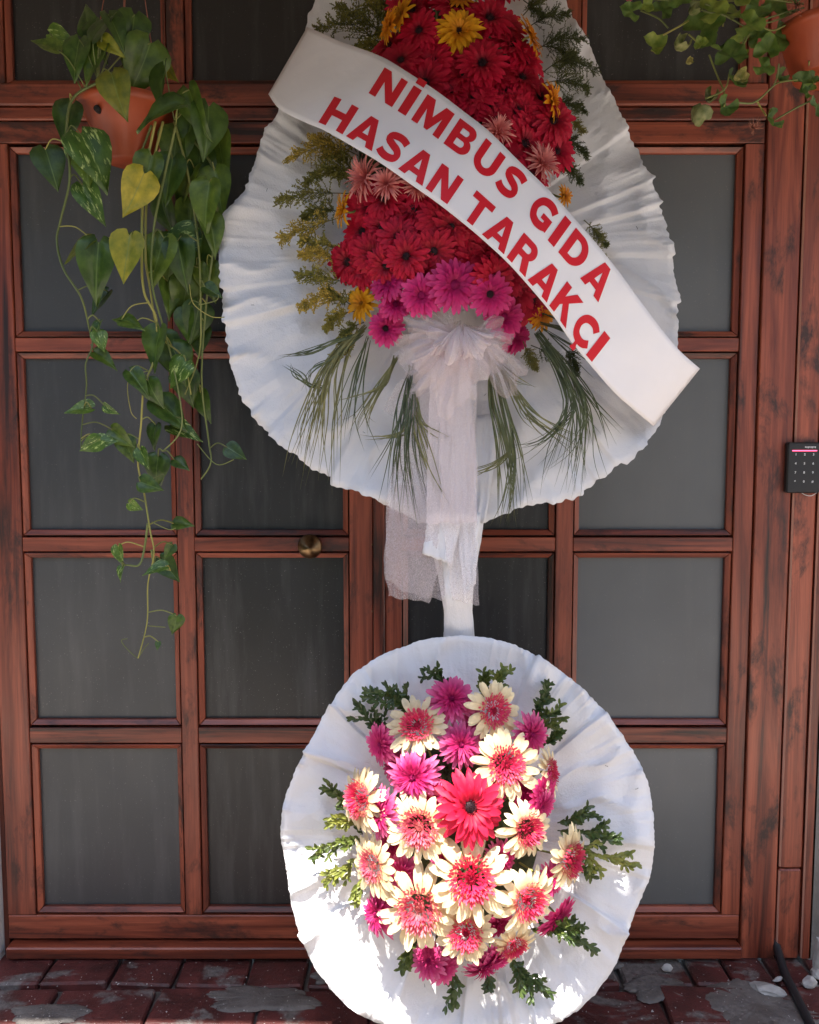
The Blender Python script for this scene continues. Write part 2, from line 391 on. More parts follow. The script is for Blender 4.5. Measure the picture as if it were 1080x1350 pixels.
# ------------------------------------------------------------------ the wooden door
ROWS = [(200, 436), (472, 699), (736, 950), (989, 1198)]
BARS = [(445, 463), (708.5, 727), (960, 980)]
COLS = {'L': [(33, 223), (262, 451.5)], 'R': [(538, 726), (766, 962)]}
GY = .026
def pane_with_beads(root, xa, xb, za, zb, gl='glass'):
    """pane opening in metres; four mitred beads round it, pane set back"""
    t = .015; g = .003
    box('pane', xa-.006, xb+.006, GY, GY+.006, za-.006, zb+.006, M[gl], root, 0)
    def bead(p, mat):
        # p: outer a, outer b, inner b, inner a (x,z); front face slopes in
        (ax, az), (bx, bz), (cx, cz), (dx, dz) = p
        v = [(ax, .004, az), (bx, .004, bz), (cx, .013, cz), (dx, .013, dz), (ax, GY-.001, az), (bx, GY-.001, bz), (cx, GY-.001, cz), (dx, GY-.001, dz)]
        f = [(0, 1, 2, 3), (4, 7, 6, 5), (0, 4, 5, 1), (1, 5, 6, 2), (2, 6, 7, 3), (3, 7, 4, 0)]
        bm = bmesh.new(); vv = [bm.verts.new(q) for q in v]
        for q in f: bm.faces.new([vv[i] for i in q])
        bmesh.ops.recalc_face_normals(bm, faces=bm.faces[:])
        bmesh.ops.bevel(bm, geom=bm.edges[:], offset=.0012, segments=1, affect='EDGES')
        link('glazing_bead', bm_mesh('glazing_bead', bm), root, mat)
    e = .0006
    bead([(xa-t, za-t+e), (xa-t, zb+t-e), (xa, zb-e), (xa, za+e)], M['wood_v'])
    bead([(xb+t, zb+t-e), (xb+t, za-t+e), (xb, za+e), (xb, zb-e)], M['wood_v'])
    bead([(xa-t+e, zb+t), (xb+t-e, zb+t), (xb-e, zb), (xa+e, zb)], M['wood_h'])
    bead([(xb+t-e, za-t), (xa-t+e, za-t), (xa+e, za), (xb-e, za)], M['wood_h'])
def bar_v(name, p0, p1, z0, z1, root, yf=0.0, mat='wood_v', yb=.045):
    return box(name, wx(p0), wx(p1), yf, yb, z0, z1, M[mat], root, .0022)
zb_leaf, zt_leaf = wz(1238), wz(160)
def leaf(side, x0, x1, label):
    root = empty('door_leaf', ((x0+x1)/2, 0, zb_leaf)); tag(root, label, 'door', 'leaves of the double door')
    box('backing', x0+.01, x1-.01, GY+.012, .045, zb_leaf+.01, zt_leaf-.01, M['gap'], root, 0)
    box('top_rail', x0, x1, 0, .04, wz(188), zt_leaf, M['wood_h'], root)
    box('bottom_rail', x0, x1, .001, .04, zb_leaf, wz(1207.5), M['wood_h'], root)
    cols = [(wx(a), wx(b)) for a, b in COLS[side]]
    (a0, a1), (b0, b1) = cols
    g = .019
    zr0, zr1 = wz(1207)+.001, wz(188.5)-.001
    box('stile', x0, a0-g, 0, .04, zr0, zr1, M['wood_v'], root)
    box('stile', b1+g, x1, 0, .04, zr0, zr1, M['wood_v'], root)
    box('mullion', a1+g, b0-g, 0, .04, zr0, zr1, M['wood_v'], root)
    for u, v in BARS:
        for c0, c1 in cols:
            box('glazing_bar', c0-g+.001, c1+g-.001, .0015, .04, wz(v), wz(u), M['wood_h'], root)
    for r0, r1 in ROWS:
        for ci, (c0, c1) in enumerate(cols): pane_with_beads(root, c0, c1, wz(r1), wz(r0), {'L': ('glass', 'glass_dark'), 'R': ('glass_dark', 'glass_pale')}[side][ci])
    return root
xl0, xl1, xr0, xr1 = wx(-14), wx(491), wx(507.5), wx(995)
left = leaf('L', xl0, xl1, 'left leaf of the brown wooden door, behind the trailing pothos, with brass knob')
right = leaf('R', xr0, xr1, 'right leaf of the brown wooden door, beside the keypad boards')
# meeting strip on the left leaf, standing proud of the right leaf
box('meeting_strip', wx(492), wx(507), -.016, .012, zb_leaf+.003, zt_leaf-.003, M['wood_v'], left, .003)
# nails in the meeting strip joint
for py in (718, 806, 560, 900):
    b = MB(); p = at(491, py, -.002); b.tube([p, p+Vector((0, -.003, 0))], [.003, .0022], 8); b.build('nail', M['brass'], left)
# knob: rose, neck and faceted dome
def lathe(name, c, axis, prof, n, mat, parent, smooth=True):
    q = Vector(axis).to_track_quat('Z', 'Y'); vs_, fs = [], []
    for (r, h) in prof:
        for j in range(n):
            an = 2*math.pi*j/n; vs_.append(c+q@Vector((r*math.cos(an), r*math.sin(an), h)))
    for i in range(len(prof)-1):
        for j in range(n): fs.append((i*n+j, i*n+(j+1) % n, (i+1)*n+(j+1) % n, (i+1)*n+j))
    fs.append(tuple(range((len(prof)-1)*n, len(prof)*n)))
    return link(name, mesh(name, vs_, fs, smooth), parent, mat)
kc = at(411, 718, .001)
kb = lathe('knob', kc, (0, -1, 0), [(.017, 0), (.013, .012), (.016, .02), (.032, .028), (.036, .042), (.033, .052), (.0, .068)], 24, M['brass'], left)
lathe('rose', kc, (0, -1, 0), [(.027, 0), (.027, .004), (.022, .007), (.016, .008)], 24, M['brass'], kb)

fr = empty('door_frame', (wx(1020), 0, 0)); tag(fr, 'brown wooden door frame with right-hand boards, transom beam and threshold', 'door frame')
ztopf = Z_TOP-.01
box('transom_beam', wx(-14), wx(996), -.010, .05, wz(140), wz(111), M['wood_h'], fr, .004)
box('transom_beam', wx(-14), wx(996), -.004, .05, wz(158.5), wz(141.5), M['wood_h'], fr, .003)
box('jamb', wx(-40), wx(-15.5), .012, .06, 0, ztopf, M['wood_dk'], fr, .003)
box('jamb', wx(997), wx(1043.5), -.006, .06, 0, ztopf, M['wood_v'], fr, .0025)
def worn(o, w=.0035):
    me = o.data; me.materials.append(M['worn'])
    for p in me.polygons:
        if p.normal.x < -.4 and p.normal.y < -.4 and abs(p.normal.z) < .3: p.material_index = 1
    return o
worn(box('casing_board', wx(1046), wx(1077), -.008, .05, wz(1143), ztopf, M['wood_v'], fr, .0045))
worn(box('casing_board', wx(1046), wx(1077), -.007, .05, 0, wz(1145), M['wood_v'], fr, .0045))
worn(box('casing_board', wx(1079.5), wx(1095), -.010, .05, 0, ztopf, M['wood_v'], fr, .004))
box('backing_board', wx(-40), wx(1090), .052, .08, 0, ztopf, M['gap'], fr, 0)
box('threshold', wx(-12), wx(995), -.032, .05, wz(1265, -.03), wz(1250, -.03), M['wood_h'], fr, .004)
# transom lights over the door
tr = empty('transom_window', (wx(490), 0, wz(110))); tag(tr, 'row of dark panes in brown frames above the transom beam', 'window')
zt0, zt1 = wz(103), 2.93
allc = [(wx(a), wx(b)) for s in 'LR' for a, b in COLS[s]]
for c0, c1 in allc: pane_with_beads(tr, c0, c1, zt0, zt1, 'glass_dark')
edges = [wx(-14)]+[x for c in allc for x in c]+[wx(995)]
for i in range(0, len(edges), 2):
    a = edges[i]+(.019 if i else 0); b = edges[i+1]-.019 if i+1 < len(edges)-1 else edges[i+1]
    box('mullion' if 0 < i < 8 else 'stile', a, b, 0, .04, wz(110)+.001, 2.97, M['wood_v'], tr)
box('top_rail', wx(-14), wx(995), -.003, .045, 2.948, 2.978, M['wood_h'], tr)
box('backing', wx(-14), wx(995), GY+.012, .05, wz(110), 2.95, M['gap'], tr, 0)

# ------------------------------------------------------------------ keypad on the boards
kp0, kp1 = at(1037, 650, -.028), at(1084, 583, -.028)
kp = empty('keypad', ((kp0.x+kp1.x)/2, -.006, kp0.z)); tag(kp, 'black numeric door keypad with red light strip on the right-hand boards', 'keypad')
box('body', kp0.x, kp1.x, -.028, -.006, kp0.z, kp1.z, M['black'], kp, .004)
w_, h_ = kp1.x-kp0.x, kp1.z-kp0.z
box('status_light', kp0.x+w_*.13, kp0.x+w_*.86, -.0292, -.0275, kp0.z+h_*.825, kp0.z+h_*.845, M['led'], kp, .0004)
def text_mesh(name, s, size, c, parent, mat):
    cu = bpy.data.curves.new(name, 'FONT'); cu.body = s; cu.size = size; cu.align_x = 'CENTER'; cu.align_y = 'CENTER'; cu.extrude = .0003; cu.offset = .0002
    o = bpy.data.objects.new(name, cu); col.objects.link(o)
    dg = bpy.context.evaluated_depsgraph_get(); me = bpy.data.meshes.new_from_object(o.evaluated_get(dg))
    bpy.data.objects.remove(o)
    me.transform(Matrix.Translation(c)@Matrix.Rotation(R(90), 4, 'X'))
    return link(name, me, parent, mat)
for r, rowt in enumerate(['123', '456', '789', '*0#']):
    for c, ch in enumerate(rowt):
        text_mesh('key', ch, .009, Vector((kp0.x+w_*(.24+.26*c), -.0288, kp0.z+h_*(.76-.178*r))), kp, M['key'])
b = MB()
for i in range(8):
    x = kp0.x+w_*(.50+.042*i); z = kp0.z+h_*.905; hh = .0016*(1+.5*((i*7) % 3))
    b.add([(x, -.0288, z-hh), (x+.0026, -.0288, z-hh), (x+.0026, -.0288, z+.002), (x, -.0288, z+.002)], [(0, 1, 2, 3)])
b.build('maker_mark', M['key'], kp, False)
b = MB(); b.tube(spline([at(1056, 649, -.012), at(1062, 652.5, -.014), at(1070, 653.5, -.014), at(1078, 649, -.012)], 5), .0011, 6); b.build('wire_loop', M['key'], kp)

# ------------------------------------------------------------------ cable and rubble at the lower right
b = MB(); b.tube(spline([at(1022, 1240, .01), at(1026, 1254, -.018), gnd(1033, 1278, .016), gnd(1041, 1296, .013), gnd(1054, 1322, .013), gnd(1068, 1350, .013), gnd(1085, 1385, .013)], 8), .0125, 8)
tag(b.build('cable', M['rubber']), 'thick black cable running down from the boards over the floor', 'cable')
def rock(name, c, sx, sy, sz, seed, label, mat='debris', group=None, rz=0):
    bm = bmesh.new(); bmesh.ops.create_icosphere(bm, subdivisions=2, radius=1)
    for v in bm.verts:
        d = v.co.copy(); q = 1+.35*noise.noise(d*1.3+Vector((seed*7.1, 0, 0)))
        v.co = Vector((d.x*sx*q, d.y*sy*q, max(d.z*sz*q, -sz*.5)))
    bmesh.ops.rotate(bm, verts=bm.verts[:], cent=(0, 0, 0), matrix=Matrix.Rotation(rz, 3, 'Z'))
    bmesh.ops.translate(bm, verts=bm.verts[:], vec=c)
    return tag(link(name, bm_mesh(name, bm), None, M[mat]), label, 'rubble', group)
rock('stone_chip', gnd(1014, 1304, .010), .046, .026, .012, 1, 'flat pale stone chip on the floor left of the black cable', rz=-.35)
rock('stone_chip', gnd(1026, 1291, .008), .020, .008, .006, 2, 'tiny sliver of stone touching the black cable just below the boards', rz=.5)
rock('stone_chip', gnd(1068, 1296, .012), .030, .02, .014, 3, 'small pale rubble piece lying right of the black cable', rz=.9)
rock('stone_chip', gnd(1080, 1284, .018), .026, .022, .022, 4, 'rounded pale rubble piece at the far right edge of the floor', rz=.2)
rock('stone_chip', gnd(1080, 1268, .05), .016, .02, .075, 6, 'upright whitish stone sliver leaning at the far right beside the boards', rz=.1)
rock('stone_chip', gnd(880, 1276, .010), .018, .014, .010, 5, 'small pinkish white stone under the threshold right of the lower collar', rz=.2)
# ------------------------------------------------------------------ the flower stand
BASE = lean(612, 1500); BASE.z = 0
W = empty('flower_stand', (BASE.x, LA, 0))
tag(W, 'tall white flower stand with two paper collars of gerberas before the door', 'flower stand')
rnd = random.Random(11)
def interp_outline(pts, c):
    pol = sorted((math.atan2(y-c[1], x-c[0]), math.hypot(x-c[0], y-c[1])) for x, y in pts)
    def r(th):
        th = (th+math.pi) % (2*math.pi)-math.pi
        n = len(pol)
        for i in range(n):
            a0, r0 = pol[i]; a1, r1 = pol[(i+1) % n]
            if i == n-1: a1 += 2*math.pi
            t = th if th >= a0 else th+2*math.pi
            if a0 <= t <= a1:
                f = (t-a0)/(a1-a0); p0 = pol[(i-1) % n][1]; p3 = pol[(i+2) % n][1]
                return .5*(2*r0+(r1-p0)*f+(2*p0-5*r0+4*r1-p3)*f*f+(3*r0-p0-3*r1+p3)*f**3)
        return pol[0][1]
    return r
def collar(name, c, rfn, pleats, back, cone, seed, ragged, waves=()):
    rr = random.Random(seed); NA, NR = 960, 26
    pl = []
    for (a, wdt, amp, sgn) in pleats: pl.append((R(a), R(wdt), amp, sgn))
    vs_, fs = [], []
    def prof(d, w, sgn):
        d *= sgn
        if d < -w*.10 or d > w: return 0
        if d < 0: return (d+w*.10)/(w*.10)
        q = 1-d/w; return q*q*(1.6-.6*q)
    for i in range(NA):
        th = 2*math.pi*i/NA
        for j in range(NR+1):
            s = (j/NR)**.85
            f = 0
            for (a, wd, amp, sgn) in pl:
                d = (th-a+math.pi) % (2*math.pi)-math.pi
                sk = d + .10*math.sin(a*5)*(1-s)
                f += amp*prof(sk, wd*(1.25-.25*s), sgn)*max(0, s-.25)**1.1*1.35
            ph = Vector((math.cos(th)*3.1, math.sin(th)*3.1, s*1.6+seed))
            f += .016*noise.noise(ph*1.7)*s+.007*noise.noise(Vector((math.cos(th)*s*7, math.sin(th)*s*7, seed*3)))+.0022*noise.noise(Vector((math.cos(th)*16, math.sin(th)*16, s*2.2)))*s
            f += .0008*noise.noise(Vector((math.cos(th)*48, math.sin(th)*48, s*5)))*s
            cr = 1-abs(noise.noise(Vector((math.cos(th)*s*4.2+seed, math.sin(th)*s*4.2, seed*.7))))*2.2
            f += .016*max(0, cr)**4*s
            sm = max(0, (s-.55)/.45)*min(1, max(.18, .55+1.5*noise.noise(Vector((math.cos(th)*2.1, math.sin(th)*2.1, seed+11)))))
            rd = 1-abs(noise.noise(Vector((math.cos(th)*19, math.sin(th)*19, s*1.2+seed))))*2
            f += .009*max(0, rd)**3*sm*sm+.006*noise.noise(Vector((math.cos(th)*10, math.sin(th)*10, s*3+seed)))*sm
            q = rfn(th)
            edge = 1+ragged*(.55*noise.noise(Vector((math.cos(th)*14, math.sin(th)*14, seed)))+.5*noise.noise(Vector((math.cos(th)*45, math.sin(th)*45, seed))))
            for (a, wd, amp, sgn) in pl:
                d = ((th-a+math.pi) % (2*math.pi)-math.pi)
                edge += ragged*amp*60*prof(d, wd*.4, sgn)
            rad = q*s*(1+(edge-1)*s**3)
            p = lean(c[0]+rad*math.cos(th), c[1]+rad*math.sin(th), -back+cone*s*s+f)
            vs_.append(p)
    for i in range(NA):
        i2 = (i+1) % NA
        for j in range(NR):
            a, b2 = i*(NR+1)+j, i2*(NR+1)+j
            fs.append((a, b2, b2+1, a+1))
    me = mesh(name, vs_, fs)
    o = link(name, me, W, M['paper'])
    md = o.modifiers.new('thickness', 'SOLIDIFY'); md.thickness = .0008; md.offset = 0
    return o
UC = (598, 330)
UO = [(415, 0), (398, 62), (366, 148), (346, 182), (322, 252), (293, 285), (289, 330), (296, 400), (300, 460), (320, 525), (362, 578), (430, 628), (500, 662), (560, 690),
      (632, 688), (700, 664), (742, 660), (802, 625), (846, 588), (876, 545), (892, 470), (893, 400), (888, 350), (868, 262), (828, 176), (790, 92), (762, 30), (746, 0),
      (716, -60), (655, -105), (580, -118), (505, -100), (445, -52)]
upl = [(rnd.uniform(0, 360), rnd.uniform(9, 26), rnd.uniform(.004, .012), rnd.choice((-1, 1))) for i in range(9)]
upl += [(a, 9+(a*7) % 8, .009+.001*((a*5) % 9), s) for a, s in ((171, 1), (135, -1), (118, -1), (62, 1), (45, 1), (31, 1), (13, -1), (1, -1), (-13, -1), (-20, -1), (-35, -1))]
upper = collar('upper_collar', UC, interp_outline(UO, UC), upl, .02, .03, 3, .022)
LC = (617, 1093)
LO = [(606, 838), (540, 850), (470, 885), (432, 935), (405, 985), (380, 1040), (370, 1090), (378, 1150), (395, 1230), (425, 1290), (470, 1335), (540, 1362), (617, 1372), (690, 1365), (750, 1340),
      (800, 1290), (835, 1210), (858, 1150), (862, 1090), (850, 1020), (820, 968), (775, 915), (720, 872), (660, 845)]
lpl = [(rnd.uniform(0, 360), rnd.uniform(8, 22), rnd.uniform(.003, .010), rnd.choice((-1, 1))) for i in range(15)]
lpl += [(148, 14, .03, -1), (112, 17, .032, -1), (92, 9, .022, -1), (80, 9, .02, -1), (70, 9, .02, 1), (-68, 14, .02, 1), (-40, 12, .018, 1), (33, 12, .02, 1), (205, 10, .02, 1), (222, 10, .016, -1)]
lower = collar('lower_collar', LC, interp_outline(LO, LC), lpl, .02, .035, 8, .010)
# wooden easel behind: two battens and a prop
hub = lean(610, 1090, -.05)
b = MB(); b.tube([hub, lean(603, 100, -.06)], .014, 8); b.build('post', M['stick'], W)
for dx in (-1, 1):
    b = MB(); b.tube([Vector((BASE.x+.20*dx, LA+.05, 0)), hub+Vector((.02*dx, .02, .03))], .014, 8); b.build('leg', M['stick'], W)
b = MB(); b.tube([Vector((BASE.x-.02, -.14, 0)), hub+Vector((0, .03, .05))], .014, 8); b.build('leg', M['stick'], W)
# wrapped neck between the two collars
def neck():
    keys = [(600, 676, 37), (600, 712, 33), (602, 742, 27), (603, 772, 22), (604, 805, 18.5), (605, 836, 19), (606, 865, 22)]
    NS, NA = 60, 64; vs_, fs = [], []
    for i in range(NS+1):
        f = i/NS*(len(keys)-1); a = min(int(f), len(keys)-2); t = f-a
        x, y, w = [keys[a][q]*(1-t)+keys[a+1][q]*t for q in range(3)]
        oo = .02-.075*max(0, i/NS-.55)/.45; p = lean(x, y, oo); L_, Rr = lean(x-w, y, oo), lean(x+w, y, oo)
        rad = (Rr-L_).length/2
        for j in range(NA):
            an = 2*math.pi*j/NA
            q = 1+.10*noise.noise(Vector((math.cos(an)*2.2, math.sin(an)*2.2+i*.02, i*.05)))+.05*noise.noise(Vector((math.cos(an)*7, i*.11, math.sin(an)*7)))
            if 0 < (an+.02*i-4.4) % 6.283 < .5: q += .07
            vs_.append(p+Vector((math.cos(an)*rad*q, math.sin(an)*rad*.55*q, 0)))
    for i in range(NS):
        for j in range(NA): fs.append((i*NA+j, i*NA+(j+1) % NA, (i+1)*NA+(j+1) % NA, (i+1)*NA+j))
    o = link('neck_wrap', mesh('neck_wrap', vs_, fs), W, M['paper']); return o
nk = neck()
def patch(name, px, off, mat, parent, seed, amp=.006, n=14):
    """crumpled quad patch between four pixel corners (tl, tr, br, bl), each with own offset"""
    vs_, fs = [], []
    for i in range(n+1):
        for j in range(n+1):
            u, v = j/n, i/n
            x = (px[0][0]*(1-u)+px[1][0]*u)*(1-v)+(px[3][0]*(1-u)+px[2][0]*u)*v
            y = (px[0][1]*(1-u)+px[1][1]*u)*(1-v)+(px[3][1]*(1-u)+px[2][1]*u)*v
            o = off+amp*(noise.noise(Vector((u*3, v*2, seed)))*1.4+noise.noise(Vector((u*8, v*3, seed+4)))*.6)
            x += 2*noise.noise(Vector((u*2, v*7, seed+9))); y += 2.5*noise.noise(Vector((u*9, 0, seed+2)))*v
            vs_.append(lean(x, y, o))
    for i in range(n):
        for j in range(n): a = i*(n+1)+j; fs.append((a, a+1, a+n+2, a+n+1))
    o = link(name, mesh(name, vs_, fs), parent, mat)
    md = o.modifiers.new('thickness', 'SOLIDIFY'); md.thickness = .0006
    return o
patch('paper_flap', [(566, 672), (610, 676), (596, 745), (557, 730)], .075, M['paper'], W, 3)
patch('paper_flap', [(600, 672), (634, 676), (627, 770), (612, 790)], .065, M['paper'], W, 6)
patch('paper_flap', [(628, 548), (662, 543), (640, 690), (626, 690)], .035, M['paper'], W, 8)

for q, (x, y_) in enumerate([(333, 402), (352, 250), (480, 570), (640, 520), (840, 300), (470, 945), (492, 1060), (800, 1010), (700, 1300), (430, 1150), (840, 1040), (560, 1300)]):
    p = lean(x, y_, .03+.004); a = q*1.3; d = Vector((math.cos(a), 0, math.sin(a)))*.0032
    b = MB(); b.tube([p-d+Vector((0, .003, 0)), p-d, p+d, p+d+Vector((0, .003, 0))], .0006, 4); b.build('staple', M['black'], W)
# dark foam and greenery mounds that carry the flowers
def dome_off(px, py, c, rx, ry, h):
    d = ((px-c[0])/rx)**2+((py-c[1])/ry)**2
    return h*math.sqrt(max(0, 1-d))
UD = ((592, 205), 165, 275, .17); LD = ((612, 1095), 165, 205, .13)
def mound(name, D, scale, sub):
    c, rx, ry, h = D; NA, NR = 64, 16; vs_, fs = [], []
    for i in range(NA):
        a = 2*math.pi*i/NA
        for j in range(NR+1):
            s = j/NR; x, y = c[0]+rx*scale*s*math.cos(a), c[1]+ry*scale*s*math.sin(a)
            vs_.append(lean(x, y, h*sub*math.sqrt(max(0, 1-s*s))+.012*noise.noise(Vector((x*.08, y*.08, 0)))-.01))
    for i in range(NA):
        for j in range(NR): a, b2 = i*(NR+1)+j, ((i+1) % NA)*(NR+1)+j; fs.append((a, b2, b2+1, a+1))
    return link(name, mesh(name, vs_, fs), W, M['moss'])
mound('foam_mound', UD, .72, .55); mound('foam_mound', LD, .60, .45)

# ---- gerbera heads: unit radius, axis +Z
def petal(b, ang, r0, r1, wd, z0, cup, droop, mi, rr, tip=.5, n=4, twist=0):
    ca, sa = math.cos(ang), math.sin(ang); vs_ = []; fs = []
    tw = rr.uniform(-twist, twist)
    prof = {0: .45, 1: .82, 2: 1.0, 3: .93}
    ts = {2: (0, .55, 1), 4: (0, .30, .58, .80, .93, 1)}[n]; n = len(ts)-1
    for i, t in enumerate(ts):
        r = r0+(r1-r0)*t
        e = max(0, (t-.58)/.42)
        if i == n: e = .985
        ww = wd*(.40+.60*math.sin(min(1, t/.58)*math.pi/2))*(tip*math.sqrt(max(0, 1-e**2.4))+(1-tip)*(1-e))
        z = z0+cup*math.sin(t*math.pi*.5)-droop*t*t
        bend = tw*t*t
        for s in (-1, 0, 1):
            x, y = r, s*ww*.5+bend
            zz = z+(.075*wd if s else 0)+s*tw*.3*t
            if i == n and s == 0: x += wd*.05
            vs_.append((x*ca-y*sa, x*sa+y*ca, zz))
    for i in range(n):
        for s in range(2): a = i*3+s; fs.append((a, a+3, a+4, a+1))
    b.add(vs_, fs, mi)
def ring(b, n, r0, r1, wd, z0, cup, droop, mi, rr, tip=.5, jit=.5, rj=.08, twist=.03, nn=4, ph=0):
    for i in range(n):
        a = 2*math.pi*(i+rr.uniform(-jit, jit)*.6+ph)/n
        petal(b, a, r0, r1*(1+rr.uniform(-rj, rj)), wd*rr.uniform(.85, 1.12), z0+rr.uniform(-.02, .02), cup*rr.uniform(.6, 1.4), droop*rr.uniform(.4, 1.6)+.0, mi, rr, tip, nn, twist)
def knob_centre(r, h, n, seed, spike=.06):
    """small domed heart made of many little florets"""
    rr = random.Random(seed); b = MB()
    for i in range(n):
        f = math.sqrt((i+.5)/n); a = i*2.39996
        x, y = r*f*math.cos(a), r*f*math.sin(a); z = h*(1-f*f)
        s = spike*rr.uniform(.6, 1.2); d = Vector((x*.8+rr.uniform(-.03, .03), y*.8+rr.uniform(-.03, .03), .18)).normalized()
        p = Vector((x, y, z)); t = d.cross(Vector((0, 0, 1))); t = t.normalized() if t.length > .01 else Vector((1, 0, 0))
        u = d.cross(t); w2 = s*.32
        b.add([p+t*w2, p-t*w2*.5+u*w2, p-t*w2*.5-u*w2, p+d*s], [(0, 1, 3), (1, 2, 3), (2, 0, 3)])
    N = 16; vs_ = [(0, 0, h)]+[(r*1.02*math.cos(2*math.pi*j/N), r*1.02*math.sin(2*math.pi*j/N), -.02) for j in range(N)]
    b.add(vs_, [(0, 1+j, 1+(j+1) % N) for j in range(N)])
    return mesh('heart', b.v, b.f, True)
PROTO = {}
def make_head(kind, seed):
    rr = random.Random(seed*31+hash(kind) % 7 if False else seed*31+len(kind)*7); b = MB()
    if kind in ('red', 'scarlet', 'magenta'):
        tp = .8 if kind == 'red' else .88
        ring(b, 24, .15, 1.0, .25, 0, .12, .16, 0, rr, tp)
        ring(b, 22, .15, .86, .22, .05, .14, .12, 0, rr, tp, ph=.5)
        ring(b, 18, .18, .58, .13, .08, .16, .06, 0, rr, .6)
        if kind != 'red': ring(b, 22, .18, .40, .07, .09, .12, .0, 0, rr, .4, nn=2)
        heart = knob_centre(.25 if kind == 'red' else .22, .15, 76, seed)
    elif kind == 'yellow':
        ring(b, 17, .12, 1.0, .24, 0, .12, .15, 0, rr, .6)
        ring(b, 15, .12, .80, .22, .05, .18, .08, 0, rr, .55, ph=.5)
        ring(b, 14, .1, .38, .09, .08, .16, 0, 0, rr, .5, nn=2)
        heart = knob_centre(.14, .12, 46, seed)
    elif kind == 'salmon':
        ring(b, 24, .1, 1.0, .11, 0, .25, .22, 0, rr, .25, twist=.10)
        ring(b, 24, .1, .85, .10, .06, .35, .12, 0, rr, .25, ph=.5, twist=.10, rj=.2)
        ring(b, 22, .08, .55, .07, .10, .40, .0, 0, rr, .3, rj=.25)
        heart = knob_centre(.12, .16, 40, seed)
    elif kind == 'pink':
        ring(b, 24, .15, 1.0, .215, 0, .10, .20, 0, rr, .85)
        ring(b, 22, .15, .88, .19, .05, .15, .16, 0, rr, .85, ph=.5)
        ring(b, 24, .12, .66, .12, .09, .20, .07, 0, rr, .7, rj=.15)
        ring(b, 34, .08, .44, .06, .12, .22, .0, 0, rr, .3, rj=.25, nn=2)
        heart = knob_centre(.14, .20, 60, seed, .09)
    else:   # cream with rosy heart of florets
        ring(b, 20, .34, 1.0, .235, 0, .05, .13, 0, rr, .95, rj=.13, twist=.06)
        ring(b, 14, .34, .90, .22, .035, .08, .08, 0, rr, .95, ph=.5, rj=.16, twist=.06)
        bb = b
        hb = MB()
        for rn, n, r1, z in ((0, 40, .59, .045), (1, 38, .54, .07), (2, 36, .49, .09), (3, 32, .43, .105), (4, 28, .37, .12), (5, 24, .30, .13), (6, 18, .23, .14)):
            for i in range(n):
                a = 2*math.pi*(i+rr.uniform(-.5, .5))/n
                r2 = r1*rr.uniform(.86, 1.08); petal(hb, a, max(.04, r2-rr.uniform(.09, .13)), r2, .062, z+rr.uniform(-.02, .03), .13*rr.uniform(.4, 1.5), -.0, 0, rr, .75, 2, .02)
        hb2 = knob_centre(.13, .16, 40, seed, .05)
        o = len(hb.v); hb.add([v.co for v in hb2.vertices], [tuple(p.vertices) for p in hb2.polygons])
        heart = mesh('heart', hb.v, hb.f, True)
    return mesh(kind+'_gerbera', b.v, b.f, True), heart
KM = {'red': ('p_red', 'c_dark'), 'scarlet': ('p_scarlet', 'c_dark'), 'magenta': ('p_magenta', 'c_dark'), 'magenta2': ('p_magenta', 'c_mag'), 'yellow': ('p_yellow', 'c_dark'),
      'yellow2': ('p_yellow', 'c_yel'), 'orange': ('p_orange', 'c_yel'), 'salmon': ('p_salmon', 'p_salmon'), 'pink': ('p_pink', 'c_mag'), 'cream': ('p_cream', 'c_pink'), 'cream2': ('p_cream', 'c_pale')}
SHAPE = {'magenta2': 'magenta', 'yellow2': 'yellow', 'orange': 'yellow', 'cream2': 'cream', 'scarlet': 'red'}
LBL = {'red': 'dark red gerbera', 'scarlet': 'large bright red gerbera', 'magenta': 'magenta gerbera with dark heart', 'magenta2': 'magenta gerbera', 'yellow': 'yellow gerbera with dark heart',
       'yellow2': 'yellow gerbera', 'orange': 'orange yellow gerbera', 'salmon': 'salmon spider gerbera', 'pink': 'double pink gerbera', 'cream': 'cream gerbera with rosy heart', 'cream2': 'cream gerbera with pale rosy heart'}
NV = 5
def flower(kind, px, py, rpx, off, face, D, spin=None):
    sh = SHAPE.get(kind, kind); key = (kind, rnd.randrange(NV))
    if key not in PROTO:
        pm, hm = make_head(sh, key[1]+1)
        pm.materials.append(M[KM[kind][0]]); hm.materials.append(M[KM[kind][1]]); PROTO[key] = (pm, hm)
    pm, hm = PROTO[key]
    p = lean(px, py, off); r = (lean(px+rpx, py, off)-p).length
    n = Vector(face).normalized()
    q = n.to_track_quat('Z', 'Y')@Quaternion((0, 0, 1), rnd.uniform(0, 6.28) if spin is None else spin)
    o = bpy.data.objects.new('gerbera', pm); col.objects.link(o); o.parent = W; o.matrix_parent_inverse = Matrix.Translation(-W.location)
    o.location = p; o.rotation_mode = 'QUATERNION'; o.rotation_quaternion = q; o.scale = (r*rnd.uniform(.93, 1.06), r*rnd.uniform(.93, 1.06), r*rnd.uniform(.7, 1.6))
    o['label'] = LBL[kind]
    h = bpy.data.objects.new('heart', hm); col.objects.link(h); h.parent = o
    # stalk down into the foam
    b = MB(); c, rx, ry, hh = D
    root = lean(c[0]+(px-c[0])*.55, c[1]+(py-c[1])*.55, .01)
    b.tube(spline([p-n*r*.05, p-n*r*.5, p.lerp(root, .6)-n*r*.2, root], 3), .0026, 5)
    s = b.build('stalk', M['stem'], W)
    return o
